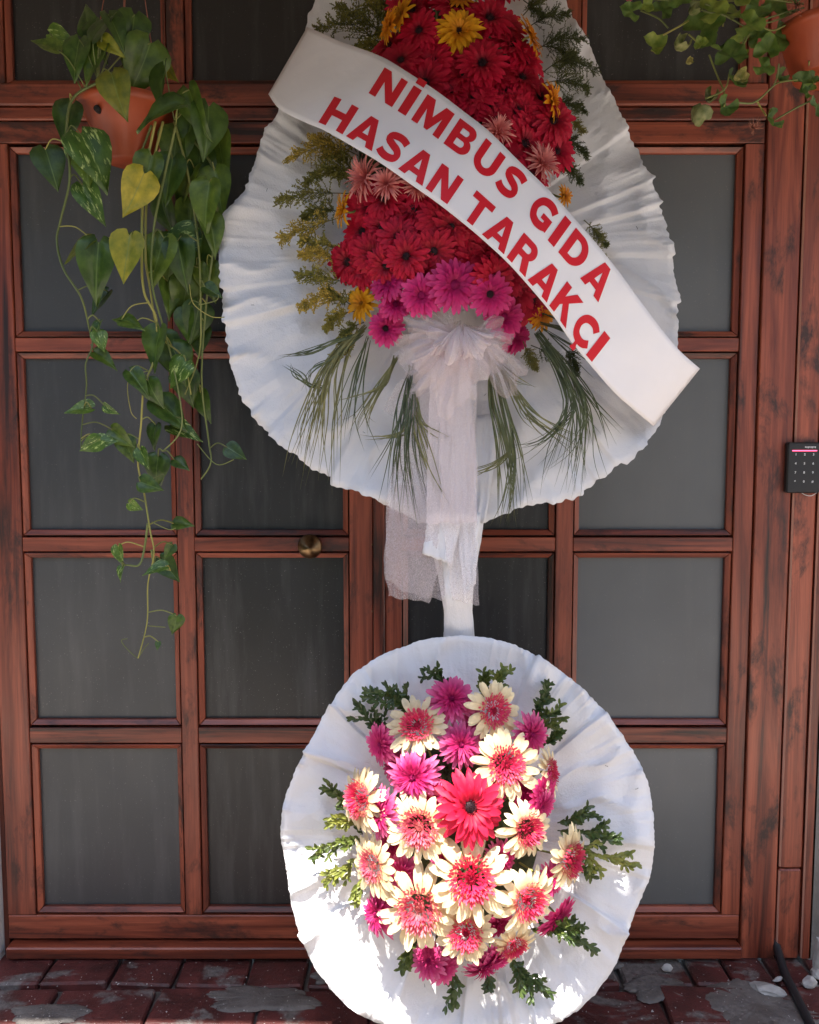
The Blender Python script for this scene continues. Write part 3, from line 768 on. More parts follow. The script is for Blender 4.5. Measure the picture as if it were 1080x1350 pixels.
def facing(px, py, D, k_=1.0, j=.18):
    c, rx, ry, h = D
    return Vector(((px-c[0])/rx*.75*k_+rnd.uniform(-j, j), -1, -(py-c[1])/ry*.65*k_+.12+rnd.uniform(-j, j)))
red_up = [(570, 83), (595, 121), (612, 100), (666, 124), (675, 62), (553, 41), (636, 84), (516, 62), (542, 14), (645, 25), (664, 36), (688, 104), (682, 147), (700, 170), (733, 200), (654, 158), (577, 55), (529, 80),
          (625, 128), (645, 142), (692, 80), (718, 178), (600, 8), (570, -25), (620, -30), (660, -12), (530, -20), (590, -62), (640, -60), (710, 130), (728, 160), (560, 110), (540, 60), (655, 95), (620, 60),
          (600, 165), (640, 195), (575, 150), (690, 190), (670, 215), (700, 230), (530, 115)]
red_dn = [(492, 336), (525, 313), (547, 277), (580, 291), (572, 331), (536, 338), (611, 317), (645, 338), (489, 272), (460, 345), (596, 298), (682, 384), (664, 362), (559, 354), (537, 292), (508, 262), (478, 305),
          (505, 300), (625, 345), (598, 345), (510, 350), (640, 318), (480, 352), (560, 310), (650, 365), (620, 285), (590, 255), (560, 245), (545, 225), (690, 350), (670, 335), (715, 370), (700, 395)]
for (x, y_) in red_up+red_dn:
    flower('red', x, y_, rnd.uniform(30, 37), .045+dome_off(x, y_, *UD)+rnd.uniform(-.022, .02), facing(x, y_, UD, .9, .28), UD)
for (kd, x, y_, r, o, f) in [
    ('yellow', 605, 42, 34, .06, (.05, -1, .1)), ('yellow2', 531, 18, 26, .08, (-.9, -.6, .3)), ('orange', 514, 34, 24, .08, (-1.3, -.6, .1)), ('orange', 699, 48, 28, .085, (1.2, -.6, .5)), ('orange', 727, 133, 28, .09, (1.3, -.7, .2)),
    ('orange', 606, 0, 20, .06, (0, -1, .6)), ('yellow2', 454, 277, 26, .08, (-1.6, -.6, .1)), ('yellow2', 478, 400, 26, .06, (-.7, -1, .05)), ('orange', 714, 416, 24, .075, (.7, -1, -.3)), ('orange', 744, 258, 16, .07, (.8, -.8, 0)),
    ('salmon', 656, 176, 25, .065, (.1, -1, .4)), ('salmon', 713, 216, 28, .06, (.6, -1, .2)), ('salmon', 484, 236, 31, .06, (-.9, -1, .2)), ('salmon', 510, 244, 26, .075, (-.1, -1, .1)), ('salmon', 548, 248, 20, .06, (.2, -1, .2)),
    ('magenta2', 513, 374, 27, .06, (-.5, -1, .3)), ('magenta2', 556, 390, 31, .075, (-.15, -1, 0)), ('magenta2', 599, 376, 37, .07, (.3, -1, .1)), ('magenta', 646, 388, 30, .075, (.2, -1, -.05)), ('magenta2', 664, 418, 32, .07, (.5, -1, .0)),
    ('magenta', 509, 433, 26, .075, (-.15, -1, -.1)), ('magenta2', 679, 444, 25, .06, (.8, -1, -.3)), ('magenta2', 522, 402, 24, .055, (.1, -1, .2))]:
    flower(kd, x, y_, r, o+dome_off(x, y_, *UD), f, UD)
for (kd, x, y_, r, o, f) in [
    ('pink', 595, 923, 31, .05, (-.1, -1, .5)), ('pink', 607, 982, 30, .05, (0, -1, .35)), ('pink', 503, 981, 27, .05, (-1.1, -1, .2)), ('pink', 547, 1023, 34, .06, (-.2, -1, .3)), ('pink', 698, 968, 28, .05, (.8, -1, .3)), ('pink', 503, 1071, 32, .06, (-1.0, -1, .1)),
    ('magenta2', 716, 1048, 28, .05, (1.0, -1, .1)), ('pink', 714, 1062, 22, .05, (.7, -1, -.2)), ('pink', 502, 1203, 29, .055, (-1.3, -1, .2)), ('pink', 566, 1266, 24, .05, (-.3, -1, .5)), ('pink', 584, 1275, 23, .05, (.2, -1, .3)), ('pink', 637, 1272, 25, .05, (.2, -.8, -.8)), ('magenta2', 735, 1208, 31, .045, (.7, -1, -.5)),
    ('cream', 550, 957, 37, .065, (-.45, -1, .55)), ('cream', 651, 937, 36, .06, (.2, -1, .5)), ('cream', 667, 1008, 43, .065, (.25, -1, .3)), ('cream', 478, 1054, 36, .06, (-1.0, -1, .25)), ('cream2', 553, 1090, 42, .07, (-.15, -1, .25)), ('cream', 693, 1093, 36, .065, (.35, -1, .2)),
    ('cream', 750, 1132, 38, .05, (1.0, -1, .1)), ('cream2', 492, 1141, 37, .06, (-.8, -1, .15)), ('cream', 621, 1159, 46, .085, (.0, -1, .3)), ('cream2', 553, 1197, 48, .075, (-.2, -1, .2)), ('cream', 694, 1186, 43, .08, (.35, -1, .15)), ('cream', 614, 1230, 39, .085, (0, -1, .25)),
    ('cream', 677, 1245, 29, .05, (.5, -1, -.5)), ('cream', 724, 1018, 27, .03, (1.5, -.6, .2)), ('scarlet', 619, 1064, 45, .075, (.05, -1, .2)), ('magenta2', 648, 1040, 20, .03, (.3, -1, .4)), ('pink', 530, 1150, 24, .03, (-.3, -1, .1)), ('pink', 660, 1130, 22, .02, (.3, -1, 0)), ('pink', 575, 1050, 22, .02, (-.2, -1, .3)), ('pink', 652, 1262, 24, .045, (.3, -1, -.4)), ('pink', 590, 1195, 22, .02, (0, -1, .1)), ('pink', 655, 1215, 22, .02, (.3, -1, -.1)), ('pink', 522, 1010, 22, .02, (-.6, -1, .3)), ('magenta2', 690, 1040, 22, .015, (.6, -1, .2)), ('pink', 520, 1115, 22, .015, (-.6, -1, .1)), ('pink', 725, 1160, 24, .02, (.8, -1, 0)), ('pink', 625, 955, 20, .02, (.1, -1, .5)), ('pink', 585, 1130, 20, .02, (0, -1, .2))]:
    flower(kd, x, y_, r*rnd.uniform(1.05, 1.18), o+dome_off(x, y_, *LD)-.01, Vector(f)+Vector((rnd.uniform(-.2, .2), 0, rnd.uniform(-.2, .2))), LD, None)

# ---- sprigs
def leaflet(b, base, d, nrm, L, wd, mi=0, rr=rnd, big=False):
    d = d.normalized(); s = d.cross(nrm); s = s.normalized() if s.length > .01 else Vector((1, 0, 0)); n2 = s.cross(d)
    if big:
        pts = [base]+[base+d*L*t+n2*L*h for t, h in ((.3, .0), (.6, .01), (.85, -.01), (1, -.05))]
        pts += [base+d*L*t+s*wd*.5*w+n2*L*.09*w for t, w in ((.28, .85), (.58, 1), (.84, .68))]+[base+d*L*t-s*wd*.5*w+n2*L*.09*w for t, w in ((.28, .85), (.58, 1), (.84, .68))]
        b.add(pts, [(0, 1, 5), (0, 8, 1), (1, 2, 6, 5), (2, 3, 7, 6), (3, 4, 7), (1, 8, 9, 2), (2, 9, 10, 3), (3, 10, 4)], mi); return
    pts = [base, base+d*L*.45+s*wd*.5+n2*L*.08, base+d*L*.5, base+d*L*.45-s*wd*.5+n2*L*.08, base+d*L-n2*L*.06, base+d*L*.8+s*wd*.36+n2*L*.04, base+d*L*.8-s*wd*.36+n2*L*.04]
    b.add(pts, [(0, 2, 1), (0, 3, 2), (1, 2, 4, 5), (2, 3, 6, 4)], mi)
def boxwood(p0, p1, o0, o1, lt=False, dense=1.0):
    A, B = lean(*p0, o0), lean(*p1, o1); L = (B-A).length
    mid = A.lerp(B, .5)+Vector((rnd.uniform(-.1, .1)*L, -.05*L, rnd.uniform(0, .15)*L))
    path = resample(spline([A, mid, B], 8), 24); b = MB()
    b.tube(path, [.0016*(1-.5*i/23) for i in range(24)], 5, 1)
    twigs = [path]
    for q in range(max(2, int(5*dense))):
        i = rnd.randrange(4, 18); t = (path[i+1]-path[i]).normalized()
        sd = Vector((rnd.uniform(-1, 1), rnd.uniform(-.8, .1), rnd.uniform(-1, 1)))
        e = path[i]+(t+sd*.7).normalized()*L*rnd.uniform(.22, .42)
        tw = [path[i].lerp(e, j/9) for j in range(10)]; b.tube(tw, .001, 4, 1); twigs.append(tw)
    for tw in twigs:
        step = max(1, int(len(tw)/max(4, (tw[-1]-tw[0]).length/.0095)))
        for i in range(1, len(tw), step):
            t = (tw[i]-tw[i-1]).normalized()
            for s in (-1, 1):
                for _ in range(1):
                    d = t*rnd.uniform(.5, 1.1)+Vector((rnd.uniform(-1, 1), rnd.uniform(-.5, .2), rnd.uniform(-1, 1)))*.75
                    leaflet(b, tw[i], d, Vector((rnd.uniform(-.5, .5), -1, rnd.uniform(-.2, .7))), rnd.uniform(.014, .021), rnd.uniform(.0065, .009), 0, big=True)
    b.build('boxwood_sprig', [M['boxwood_lt' if lt else 'boxwood'], M['stem_dk']], W, False)
for a in [((600, 918), (562, 884), .06, .05), ((548, 950), (484, 912), .07, .05, False, 1.5), ((545, 965), (520, 912), .06, .06), ((505, 990), (472, 932), .05, .04), ((500, 995), (512, 935), .05, .05), ((642, 925), (662, 882), .06, .07, True, 1.4), ((638, 920), (640, 890), .05, .05, True),
          ((700, 965), (721, 902), .05, .05), ((712, 968), (738, 930), .05, .05), ((715, 985), (736, 962), .04, .04), ((475, 1065), (430, 1042), .05, .04), ((478, 1085), (434, 1078), .05, .06, True, 1.4), ((482, 1105), (420, 1126), .05, .05, False, 1.4), ((478, 1100), (455, 1055), .05, .06), ((478, 1130), (432, 1158), .05, .05, True, 1.3), ((480, 1150), (465, 1182), .05, .05, True),
          ((735, 1085), (786, 1078), .05, .04), ((735, 1095), (815, 1105), .05, .05), ((745, 1110), (828, 1142), .06, .07, True), ((745, 1135), (782, 1152), .05, .05), ((705, 1215), (782, 1252), .06, .06, False, 1.6), ((700, 1225), (745, 1225), .06, .07, True, 1.2), ((662, 1250), (718, 1308), .06, .06, False, 1.4), ((672, 1255), (690, 1300), .05, .05), ((600, 1255), (602, 1322), .06, .05, False, .8), ((546, 1240), (530, 1275), .06, .06, True, 1.2), ((530, 1225), (552, 1262), .06, .06, True), ((640, 1275), (646, 1302), .05, .05, False, .6),
          ((575, 1000), (600, 1040), .07, .08), ((640, 1110), (665, 1125), .08, .08), ((590, 1125), (570, 1135), .08, .08), ((660, 1080), (640, 1130), .06, .08), ((560, 1040), (590, 1060), .06, .08), ((620, 950), (640, 990), .08, .08)]: boxwood(*a)
def feathery(p0, p1, o0, o1, mat, name, fern=False):
    A, B = lean(*p0, o0), lean(*p1, o1); L = (B-A).length
    up = Vector((rnd.uniform(-.1, .1), -.1, rnd.uniform(.0, .18)))*L
    path = resample(spline([A, A.lerp(B, .5)+up, B], 8), 22); b = MB()
    b.tube(path, [.0014*(1-.6*i/21) for i in range(22)], 5, 1)
    for i in range(5, 22):
        t = (path[i]-path[i-1]).normalized(); rem = (1-i/23)
        for s in (-1, 1):
            for r_ in range(2):
                d = (t*.8+Vector((rnd.uniform(-.9, .9), rnd.uniform(-.9, .3), rnd.uniform(-.9, .9)))).normalized()
                l2 = L*(.34*rem+.08)*rnd.uniform(.6, 1.2)
                e = path[i]+d*l2+Vector((0, 0, -.12*l2)); m = 7
                tw = [path[i].lerp(e, j/m) for j in range(m+1)]
                b.tube([tw[0], tw[-1]], .0006, 3, 1)
                for j in range(1, m+1):
                    for _ in range(2):
                        dd = (d*.7+Vector((rnd.uniform(-1, 1), rnd.uniform(-1, .4), rnd.uniform(-1, 1)))*.8)
                        leaflet(b, tw[j], dd, Vector((rnd.uniform(-.6, .6), -1, rnd.uniform(-.3, .6))), rnd.uniform(.004, .0075), rnd.uniform(.0022, .0038) if not fern else .0016, 0)
    b.build(name, [mat, M['stem_dk']], W, False)
G = M['golden']; F = M['fern']
for a in [((472, 205), (385, 208)), ((475, 215), (412, 182)), ((470, 225), (405, 240)), ((468, 230), (430, 205)), ((462, 255), (370, 264)), ((455, 285), (372, 314)), ((455, 280), (400, 285)), ((455, 335), (398, 318)), ((455, 350), (398, 336)), ((465, 375), (395, 362)), ((470, 395), (398, 403)), ((468, 405), (428, 385)), ((470, 410), (430, 432)), ((480, 425), (448, 450)), ((478, 430), (440, 470)),
          ((515, 70), (420, 38)), ((520, 60), (447, 10)), ((520, 50), (470, -10)), ((520, 45), (494, 0)), ((520, 80), (470, 62)), ((515, 75), (500, 40)), ((470, 200), (450, 175)), ((475, 245), (432, 225))]:
    feathery(a[0], a[1], .07, .05, G, 'goldenrod_sprig')
for a in [((690, 40), (748, 18)), ((690, 20), (724, -8)), ((700, 70), (768, 52)), ((705, 60), (760, 80)), ((710, 100), (784, 92)), ((715, 110), (775, 118)), ((725, 140), (770, 145)), ((725, 160), (768, 172)), ((730, 180), (772, 205)), ((720, 215), (765, 238)), ((725, 225), (755, 222)), ((690, 0), (715, 20)), ((730, 120), (755, 70)), ((770, 290), (798, 322)), ((765, 310), (798, 350)), ((740, 455), (760, 492)), ((700, 455), (740, 480)), ((690, 450), (706, 485))]:
    feathery(a[0], a[1], .07, .05, F, 'fern_sprig', True)
# ---- drooping palm blades
def blade(b, pts, wd):
    P = resample(spline(pts, 6), 16); vs_, fs = [], []
    for i, p in enumerate(P):
        t = (P[min(i+1, 15)]-P[max(i-1, 0)]).normalized(); s = t.cross(Vector((rnd.uniform(-.05, .05), -1, 0))).normalized()
        w2 = wd*.5*(min(1, .45+i/6) if i < 6 else 1-((i-6)/9.3)**1.7)
        vs_ += [p+s*w2, p+Vector((0, .0012, 0)), p-s*w2]
    for i in range(15):
        a = i*3; fs += [(a, a+1, a+4, a+3), (a+1, a+2, a+5, a+4)]
    b.add(vs_, fs)
def frond(paths, n, spread, jit, name='palm_frond', wd=.0032):
    """paths: list of pixel polylines the blades follow; each blade strays from its path"""
    b = MB()
    for q in range(int(n*1.25)):
        pa = rnd.choice(paths); L = len(pa); ex = rnd.uniform(-1, 1); ey = rnd.uniform(.80, 1.05); o = rnd.uniform(.05, .10)
        pts = []
        x0, y0 = pa[0]
        for i, (x, y_) in enumerate(pa):
            f = i/(L-1)
            xx = x+ex*spread*1.75*f**1.2+rnd.uniform(-jit, jit)*(.4+1.2*f); yy = y0+(y_-y0)*(1-(1-ey)*f)+rnd.uniform(-jit, jit)*.5
            pts.append(lean(xx, yy, o+.05*math.sin(f*2.6)-.02*f))
        blade(b, pts, wd*rnd.uniform(.7, 1.15))
    return b.build(name, M['palm'], W)
frond([[(482, 432), (450, 458), (428, 500), (420, 555), (412, 615)], [(482, 430), (458, 455), (438, 500), (430, 560), (428, 640)], [(480, 435), (445, 470), (425, 510), (405, 570), (395, 620)]], 26, 16, 5)
frond([[(475, 440), (440, 452), (405, 466), (378, 475)], [(478, 440), (440, 470), (408, 490), (400, 520)], [(425, 510), (405, 508), (385, 495), (370, 478)], [(485, 445), (470, 490), (460, 540), (450, 580)], [(490, 450), (478, 500), (468, 545), (475, 590)]], 22, 12, 5)
frond([[(520, 470), (505, 505), (480, 520), (450, 530)], [(525, 470), (500, 510), (475, 555), (470, 575)]], 12, 12, 4)
frond([[(540, 480), (538, 530), (522, 590), (508, 655)], [(545, 480), (540, 540), (535, 600), (538, 690)], [(540, 490), (530, 540), (527, 600), (520, 670)]], 24, 14, 5)
frond([[(548, 480), (545, 540), (560, 600), (580, 660)], [(545, 520), (545, 570), (562, 640), (584, 700)], [(540, 540), (532, 570), (505, 578), (485, 580)], [(550, 490), (555, 555), (585, 580), (612, 598)]], 22, 9, 5)
frond([[(645, 470), (650, 530), (665, 600), (670, 690)], [(650, 475), (665, 540), (678, 610), (683, 690)], [(675, 560), (676, 610), (668, 660), (662, 700)]], 30, 9, 4)
frond([[(655, 475), (680, 520), (700, 560), (725, 580)], [(660, 480), (690, 540), (730, 575), (760, 600)], [(650, 470), (680, 500), (715, 515)], [(678, 590), (650, 615), (620, 628)]], 20, 10, 5)
frond([[(708, 440), (738, 480), (758, 530), (750, 590), (735, 650)], [(710, 435), (742, 480), (764, 540), (770, 600), (772, 640)], [(706, 440), (735, 490), (755, 545), (730, 590), (700, 615)]], 28, 18, 5)
frond([[(712, 425), (760, 440), (805, 465)], [(712, 430), (765, 470), (810, 505)], [(735, 470), (780, 520), (825, 545)], [(742, 480), (780, 540), (805, 580)], [(715, 415), (760, 430), (795, 442)], [(755, 545), (720, 580), (690, 592)], [(742, 470), (775, 525), (795, 595)]], 30, 12, 5)

# ---- tulle bow, tails and netting
def gauze(name, px_rows, off_fn, mat, seed, nu=40, nv=50, amp=.008, fu=3.5, fv=2):
    """sheet through rows of (left px, right px)"""
    vs_, fs = [], []
    for i in range(nv+1):
        f = i/nv*(len(px_rows)-1); a = min(int(f), len(px_rows)-2); t = f-a; t = t*t*(3-2*t)*.5+t*.5
        l = [px_rows[a][0][q]*(1-t)+px_rows[a+1][0][q]*t for q in (0, 1)]; r = [px_rows[a][1][q]*(1-t)+px_rows[a+1][1][q]*t for q in (0, 1)]
        for j in range(nu+1):
            u = j/nu; x = l[0]*(1-u)+r[0]*u; y_ = l[1]*(1-u)+r[1]*u
            fo = amp*(noise.noise(Vector((u*fu, i/nv*fv, seed)))+.5*noise.noise(Vector((u*fu*2.6, i/nv*fv*1.5, seed+5))))
            vs_.append(lean(x+3*noise.noise(Vector((u*3, i*.2, seed+3))), y_+3*noise.noise(Vector((u*5, i*.05, seed+8))), off_fn(u, i/nv)+fo))
    for i in range(nv):
        for j in range(nu): a = i*(nu+1)+j; fs.append((a, a+1, a+nu+2, a+nu+1))
    return link(name, mesh(name, vs_, fs), W, mat)
gauze('tulle_tail', [((572, 455), (625, 455)), ((566, 520), (620, 520)), ((564, 600), (628, 600)), ((562, 690), (630, 690))], lambda u, v: .16-.06*v, M['tulle_d'], 1)
gauze('tulle_tail', [((585, 470), (632, 470)), ((580, 560), (628, 560)), ((582, 690), (628, 690)), ((596, 790), (632, 798))], lambda u, v: .175-.085*v, M['tulle'], 2)
gauze('tulle_tail', [((552, 470), (590, 470)), ((528, 560), (585, 560)), ((510, 660), (580, 672)), ((506, 740), (578, 752)), ((512, 785), (566, 795))], lambda u, v: .13-.085*v, M['net'], 3)
gauze('tulle_tail', [((520, 640), (600, 640)), ((509, 700), (596, 700)), ((508, 760), (592, 760)), ((530, 780), (585, 792))], lambda u, v: .05-.02*v, M['net'], 4)
gauze('tulle_tail', [((560, 470), (610, 470)), ((520, 510), (600, 540)), ((505, 540), (590, 600))], lambda u, v: .12-.05*v, M['net'], 7)
def puff(c, rx, ry, off, seed, mat):
    """one crumpled loop of the bow"""
    NA, NR = 56, 16; vs_, fs = [], []
    for i in range(NA):
        a = 2*math.pi*i/NA
        for j in range(NR+1):
            s = j/NR
            q = 1+.5*noise.noise(Vector((math.cos(a)*1.6, math.sin(a)*1.6, seed)))+.16*noise.noise(Vector((math.cos(a)*4, math.sin(a)*4, seed)))
            o = off+.05*math.sqrt(max(0, 1-s*s))+.034*noise.noise(Vector((math.cos(a)*s*2.2, math.sin(a)*s*2.2, seed+2)))+.010*noise.noise(Vector((math.cos(a)*4, math.sin(a)*4, seed+s*1.2)))*s
            vs_.append(lean(c[0]+rx*q*s*math.cos(a), c[1]+ry*q*s*math.sin(a), o))
    for i in range(NA):
        for j in range(NR): a, b2 = i*(NR+1)+j, ((i+1) % NA)*(NR+1)+j; fs.append((a, b2, b2+1, a+1))
    link('tulle_loop', mesh('tulle_loop', vs_, fs), W, mat)
def fan(c, a0, a1, r, off, seed, mat, nf=5):
    """gathered sheer loop: folds run out from the knot"""
    NA, NR = 70, 18; vs_, fs = [], []
    for i in range(NA+1):
        u = i/NA; a = R(a0+(a1-a0)*u)
        rr_ = r*(1+.28*noise.noise(Vector((u*3.2, seed, 0)))+.10*noise.noise(Vector((u*9, seed, 4))))
        fold = noise.noise(Vector((u*nf, seed*3, 1)))+.5*noise.noise(Vector((u*nf*2.7, seed*3, 2)))
        for j in range(NR+1):
            t = j/NR
            o = off+.055*math.sin(t*math.pi*.85)+.036*fold*t**.8+.012*noise.noise(Vector((u*4, t*4, seed)))*t
            aa = a+R(10)*noise.noise(Vector((t*2.4, u*2, seed+7)))*t
            vs_.append(lean(c[0]+rr_*t*math.cos(aa), c[1]+rr_*t*math.sin(aa), o))
    for i in range(NA):
        for j in range(NR): a, b2 = i*(NR+1)+j, (i+1)*(NR+1)+j; fs.append((a, b2, b2+1, a+1))
    link('tulle_loop', mesh('tulle_loop', vs_, fs), W, mat)
for q, (c, a0, a1, r, o) in enumerate([((608, 422), 95, 165, 92, .12), ((612, 425), 80, 140, 84, .135), ((606, 430), 120, 190, 74, .13), ((610, 424), 35, 95, 86, .13), ((618, 428), 10, 75, 66, .125), ((600, 440), 140, 215, 62, .14), ((614, 432), 60, 120, 64, .15),
        ((622, 440), -40, 50, 40, .135), ((596, 436), 170, 280, 34, .14), ((606, 440), 75, 130, 96, .14), ((600, 425), 110, 150, 104, .11), ((625, 440), 30, 70, 90, .115)]):
    fan(c, a0, a1, r, o, q*1.7+1.5, M['tulle'], 3+q % 3)
fan((606, 428), 70, 140, 54, .165, 21.5, M['tulle_d'], 4); fan((612, 430), 20, 90, 44, .16, 23.5, M['tulle_d'], 4); fan((596, 440), 120, 200, 36, .16, 25.5, M['tulle_d'], 4)

# ------------------------------------------------------------------ printed banner across the upper collar
TOPE = [(405, 36), (421, 42), (447, 54), (473, 63), (506, 76), (539, 96), (576, 120), (613, 148), (646, 174), (683, 211), (725, 252), (771, 303), (806, 345), (827, 373), (860, 418), (892, 458), (923, 486)]
BOTE = [(354, 124), (369, 144), (402, 161), (428, 172), (465, 193), (502, 215), (539, 241), (576, 267), (613, 296), (640, 319), (673, 350), (710, 392), (730, 417), (753, 450), (780, 483), (815, 522), (862, 562)]
NB = 161
te = resample(spline([(x, y_, 0) for x, y_ in TOPE], 8), NB); be = resample(spline([(x, y_, 0) for x, y_ in BOTE], 8), NB)
def bpx(u, v):
    f = max(0, min(1, u))*(NB-1); i = min(int(f), NB-2); t = f-i
    a = te[i].lerp(te[i+1], t); c = be[i].lerp(be[i+1], t); return a.lerp(c, v)
def boff(u, v):
    o = .06+.23*math.sin(math.pi*max(0, min(1, u)))**.55
    o += .012*math.sin((v-.5)*math.pi*.9)*math.cos(u*3)            # slight roll across the strip
    o += .010*noise.noise(Vector((u*5, v*.8, 2)))+.0035*noise.noise(Vector((u*17, v*2.2, 5)))
    return o
def bpt(u, v, d=0): p = bpx(u, v); return lean(p.x, p.y, boff(u, v)+d)
BN = empty('printed_banner', bpt(.5, .5)); tag(BN, 'white paper banner with red capital lettering slung across the upper flowers', 'banner')
vs_, fs = [], []
NV_ = 16
for i in range(NB):
    for j in range(NV_+1):
        u, v = i/(NB-1), j/NV_
        vs_.append(bpt(u, v))
for i in range(NB-1):
    for j in range(NV_): a = i*(NV_+1)+j; fs.append((a, a+NV_+1, a+NV_+2, a+1))
bo = link('strip', mesh('strip', vs_, fs), BN, M['banner']); md = bo.modifiers.new('thickness', 'SOLIDIFY'); md.thickness = .0006; md.offset = 0
# letter outlines, cap height 1
T = .27
def arc(cx, cy, rx, ry, a0, a1, n=14): return [(cx+rx*math.cos(R(a0+(a1-a0)*i/n)), cy+ry*math.sin(R(a0+(a1-a0)*i/n))) for i in range(n+1)]
def thick(pts, w):
    P = [Vector((x, y_, 0)) for x, y_ in pts]; P = resample(spline(P, 6), 40); a, c = [], []
    for i, p in enumerate(P):
        t = (P[min(i+1, 39)]-P[max(i-1, 0)]).normalized(); n = Vector((-t.y, t.x, 0)); a.append((p+n*w/2)[:2]); c.append((p-n*w/2)[:2])
    return a+c[::-1]
def rect(x0, y0, x1, y1): return [(x0, y0), (x1, y0), (x1, y1), (x0, y1)]
GL = {
 'I': (.30, [(rect(0, 0, .30, 1), [])]),
 'İ': (.30, [(rect(0, 0, .30, 1), []), (rect(.0, 1.10, .30, 1.32), [])]),
 'N': (1.0, [([(0, 0), (0, 1), (.30, 1), (.72, .42), (.72, 1), (1, 1), (1, 0), (.70, 0), (.28, .58), (.28, 0)], [])]),
 'M': (1.22, [([(0, 0), (0, 1), (.37, 1), (.61, .47), (.85, 1), (1.22, 1), (1.22, 0), (.95, 0), (.95, .60), (.69, .02), (.53, .02), (.27, .60), (.27, 0)], [])]),
 'A': (1.10, [([(0, 0), (.39, 1), (.71, 1), (1.10, 0), (.80, 0), (.735, .18), (.365, .18), (.30, 0)], [[(.435, .38), (.665, .38), (.55, .72)]])]),
 'H': (1.0, [([(0, 0), (0, 1), (.29, 1), (.29, .62), (.71, .62), (.71, 1), (1, 1), (1, 0), (.71, 0), (.71, .39), (.29, .39), (.29, 0)], [])]),
 'T': (.94, [([(.325, 0), (.325, .77), (0, .77), (0, 1), (.94, 1), (.94, .77), (.615, .77), (.615, 0)], [])]),
 'K': (1.04, [([(0, 0), (0, 1), (.29, 1), (.29, .63), (.62, 1), (.98, 1), (.56, .58), (1.04, 0), (.68, 0), (.37, .40), (.29, .32), (.29, 0)], [])]),
 'U': (1.0, [([(0, 1), (.29, 1)]+arc(.5, .40, .21, .185, 180, 360)+[(.71, 1), (1, 1)]+arc(.5, .40, .5, .42, 360, 180), [])]),
 'D': (.98, [([(0, 0), (0, 1)]+arc(.44, .5, .54, .5, 90, -90, 20), [[(.29, .22), (.29, .78)]+arc(.42, .5, .27, .28, 90, -90)])]),
 'B': (.96, [([(0, 0), (0, 1)]+arc(.58, .745, .32, .255, 90, -50)+arc(.60, .29, .36, .29, 62, -90), [[(.29, .60), (.29, .80)]+arc(.54, .70, .09, .10, 90, -90), [(.29, .20), (.29, .42)]+arc(.56, .31, .11, .11, 90, -90)])]),
 'R': (1.02, [([(0, 0), (0, 1)]+arc(.60, .70, .34, .30, 90, -55)+[(1.04, 0), (.70, 0), (.50, .37), (.29, .37), (.29, 0)], [[(.29, .58), (.29, .79)]+arc(.55, .685, .11, .105, 90, -90)])]),
 'S': (.90, [(thick([(.86, .80), (.66, .875), (.42, .88), (.20, .81), (.17, .66), (.38, .555), (.62, .475), (.74, .33), (.66, .17), (.42, .115), (.18, .15), (.02, .24)], .25), [])]),
 'G': (1.02, [(thick([(.96, .76), (.76, .86), (.50, .87), (.26, .76), (.15, .50), (.26, .23), (.50, .125), (.74, .14), (.89, .20)], .26), []), (rect(.74, .08, 1.02, .52), []), (rect(.55, .34, .80, .52), [])]),
 'Ç': (.98, [(thick([(.93, .74), (.74, .86), (.50, .87), (.26, .76), (.15, .50), (.26, .23), (.50, .125), (.74, .14), (.94, .27)], .26), []), (rect(.44, -.12, .58, .06), []), ([(.40, -.26), (.62, -.26), (.66, -.16), (.58, -.06), (.44, -.06), (.44, -.16), (.40, -.18)], [])]),
}
def inside(p, poly):
    c = False; n = len(poly); x, y_ = p
    for i in range(n):
        x0, y0 = poly[i]; x1, y1 = poly[i-1]
        if (y0 > y_) != (y1 > y_) and x < (x1-x0)*(y_-y0)/(y1-y0)+x0: c = not c
    return c
def glyph(ch):
    wd, parts = GL[ch]; V, E = [], []
    for outer, holes in parts:
        for poly in [outer]+holes:
            pts = []
            for i in range(len(poly)):
                a, c = Vector(poly[i]), Vector(poly[(i+1) % len(poly)]); n = max(1, int((c-a).length/.16))
                pts += [a.lerp(c, j/n) for j in range(n)]
            b0 = len(V); V += pts; E += [(b0+i, b0+(i+1) % len(pts)) for i in range(len(pts))]
    for i in range(9):
        for j in range(9): V.append(Vector((.04+wd*i/8*.93, .05+j/8*.9)))
    vo, eo, fo, *_ = delaunay_2d_cdt(V, E, [], 0, 1e-5)
    keep = []
    for f in fo:
        c = sum((vo[i] for i in f), Vector((0, 0)))/3
        if any(inside(c, o) and not any(inside(c, h) for h in hs) for o, hs in parts): keep.append(tuple(f))
    used = sorted({i for f in keep for i in f}); mp = {q: i for i, q in enumerate(used)}
    return wd, [vo[i] for i in used], [tuple(mp[i] for i in f) for f in keep]
WID = {'N': 36, 'İ': 12.5, 'M': 44, 'B': 34, 'U': 36, 'S': 32, 'G': 36, 'I': 12.5, 'D': 36, 'A': 40, 'H': 36, 'T': 34, 'R': 36, 'K': 38, 'Ç': 34}
CAP = 40
for text, u0, v0, gap, space in (('NİMBUS GIDA', 26.7/160, .25, 8.7, 23), ('HASAN TARAKÇI', 18.3/160, .775, 5.0, 22)):
    pos = 0.0
    for ch in text:
        if ch == ' ': pos += space-gap; continue
        wpx = WID[ch]; wd, gv, gf = glyph(ch); u1 = u0+pos/688.0
        dv = (bpx(u1, 1)-bpx(u1, 0)).length
        pts = [bpt(u1+(q.x/wd)*wpx/688.0, v0-(q.y-.5)*CAP/dv, .0014) for q in gv]
        link('letter', mesh('letter', pts, gf, True), BN, M['print'])
        pos += wpx+gap

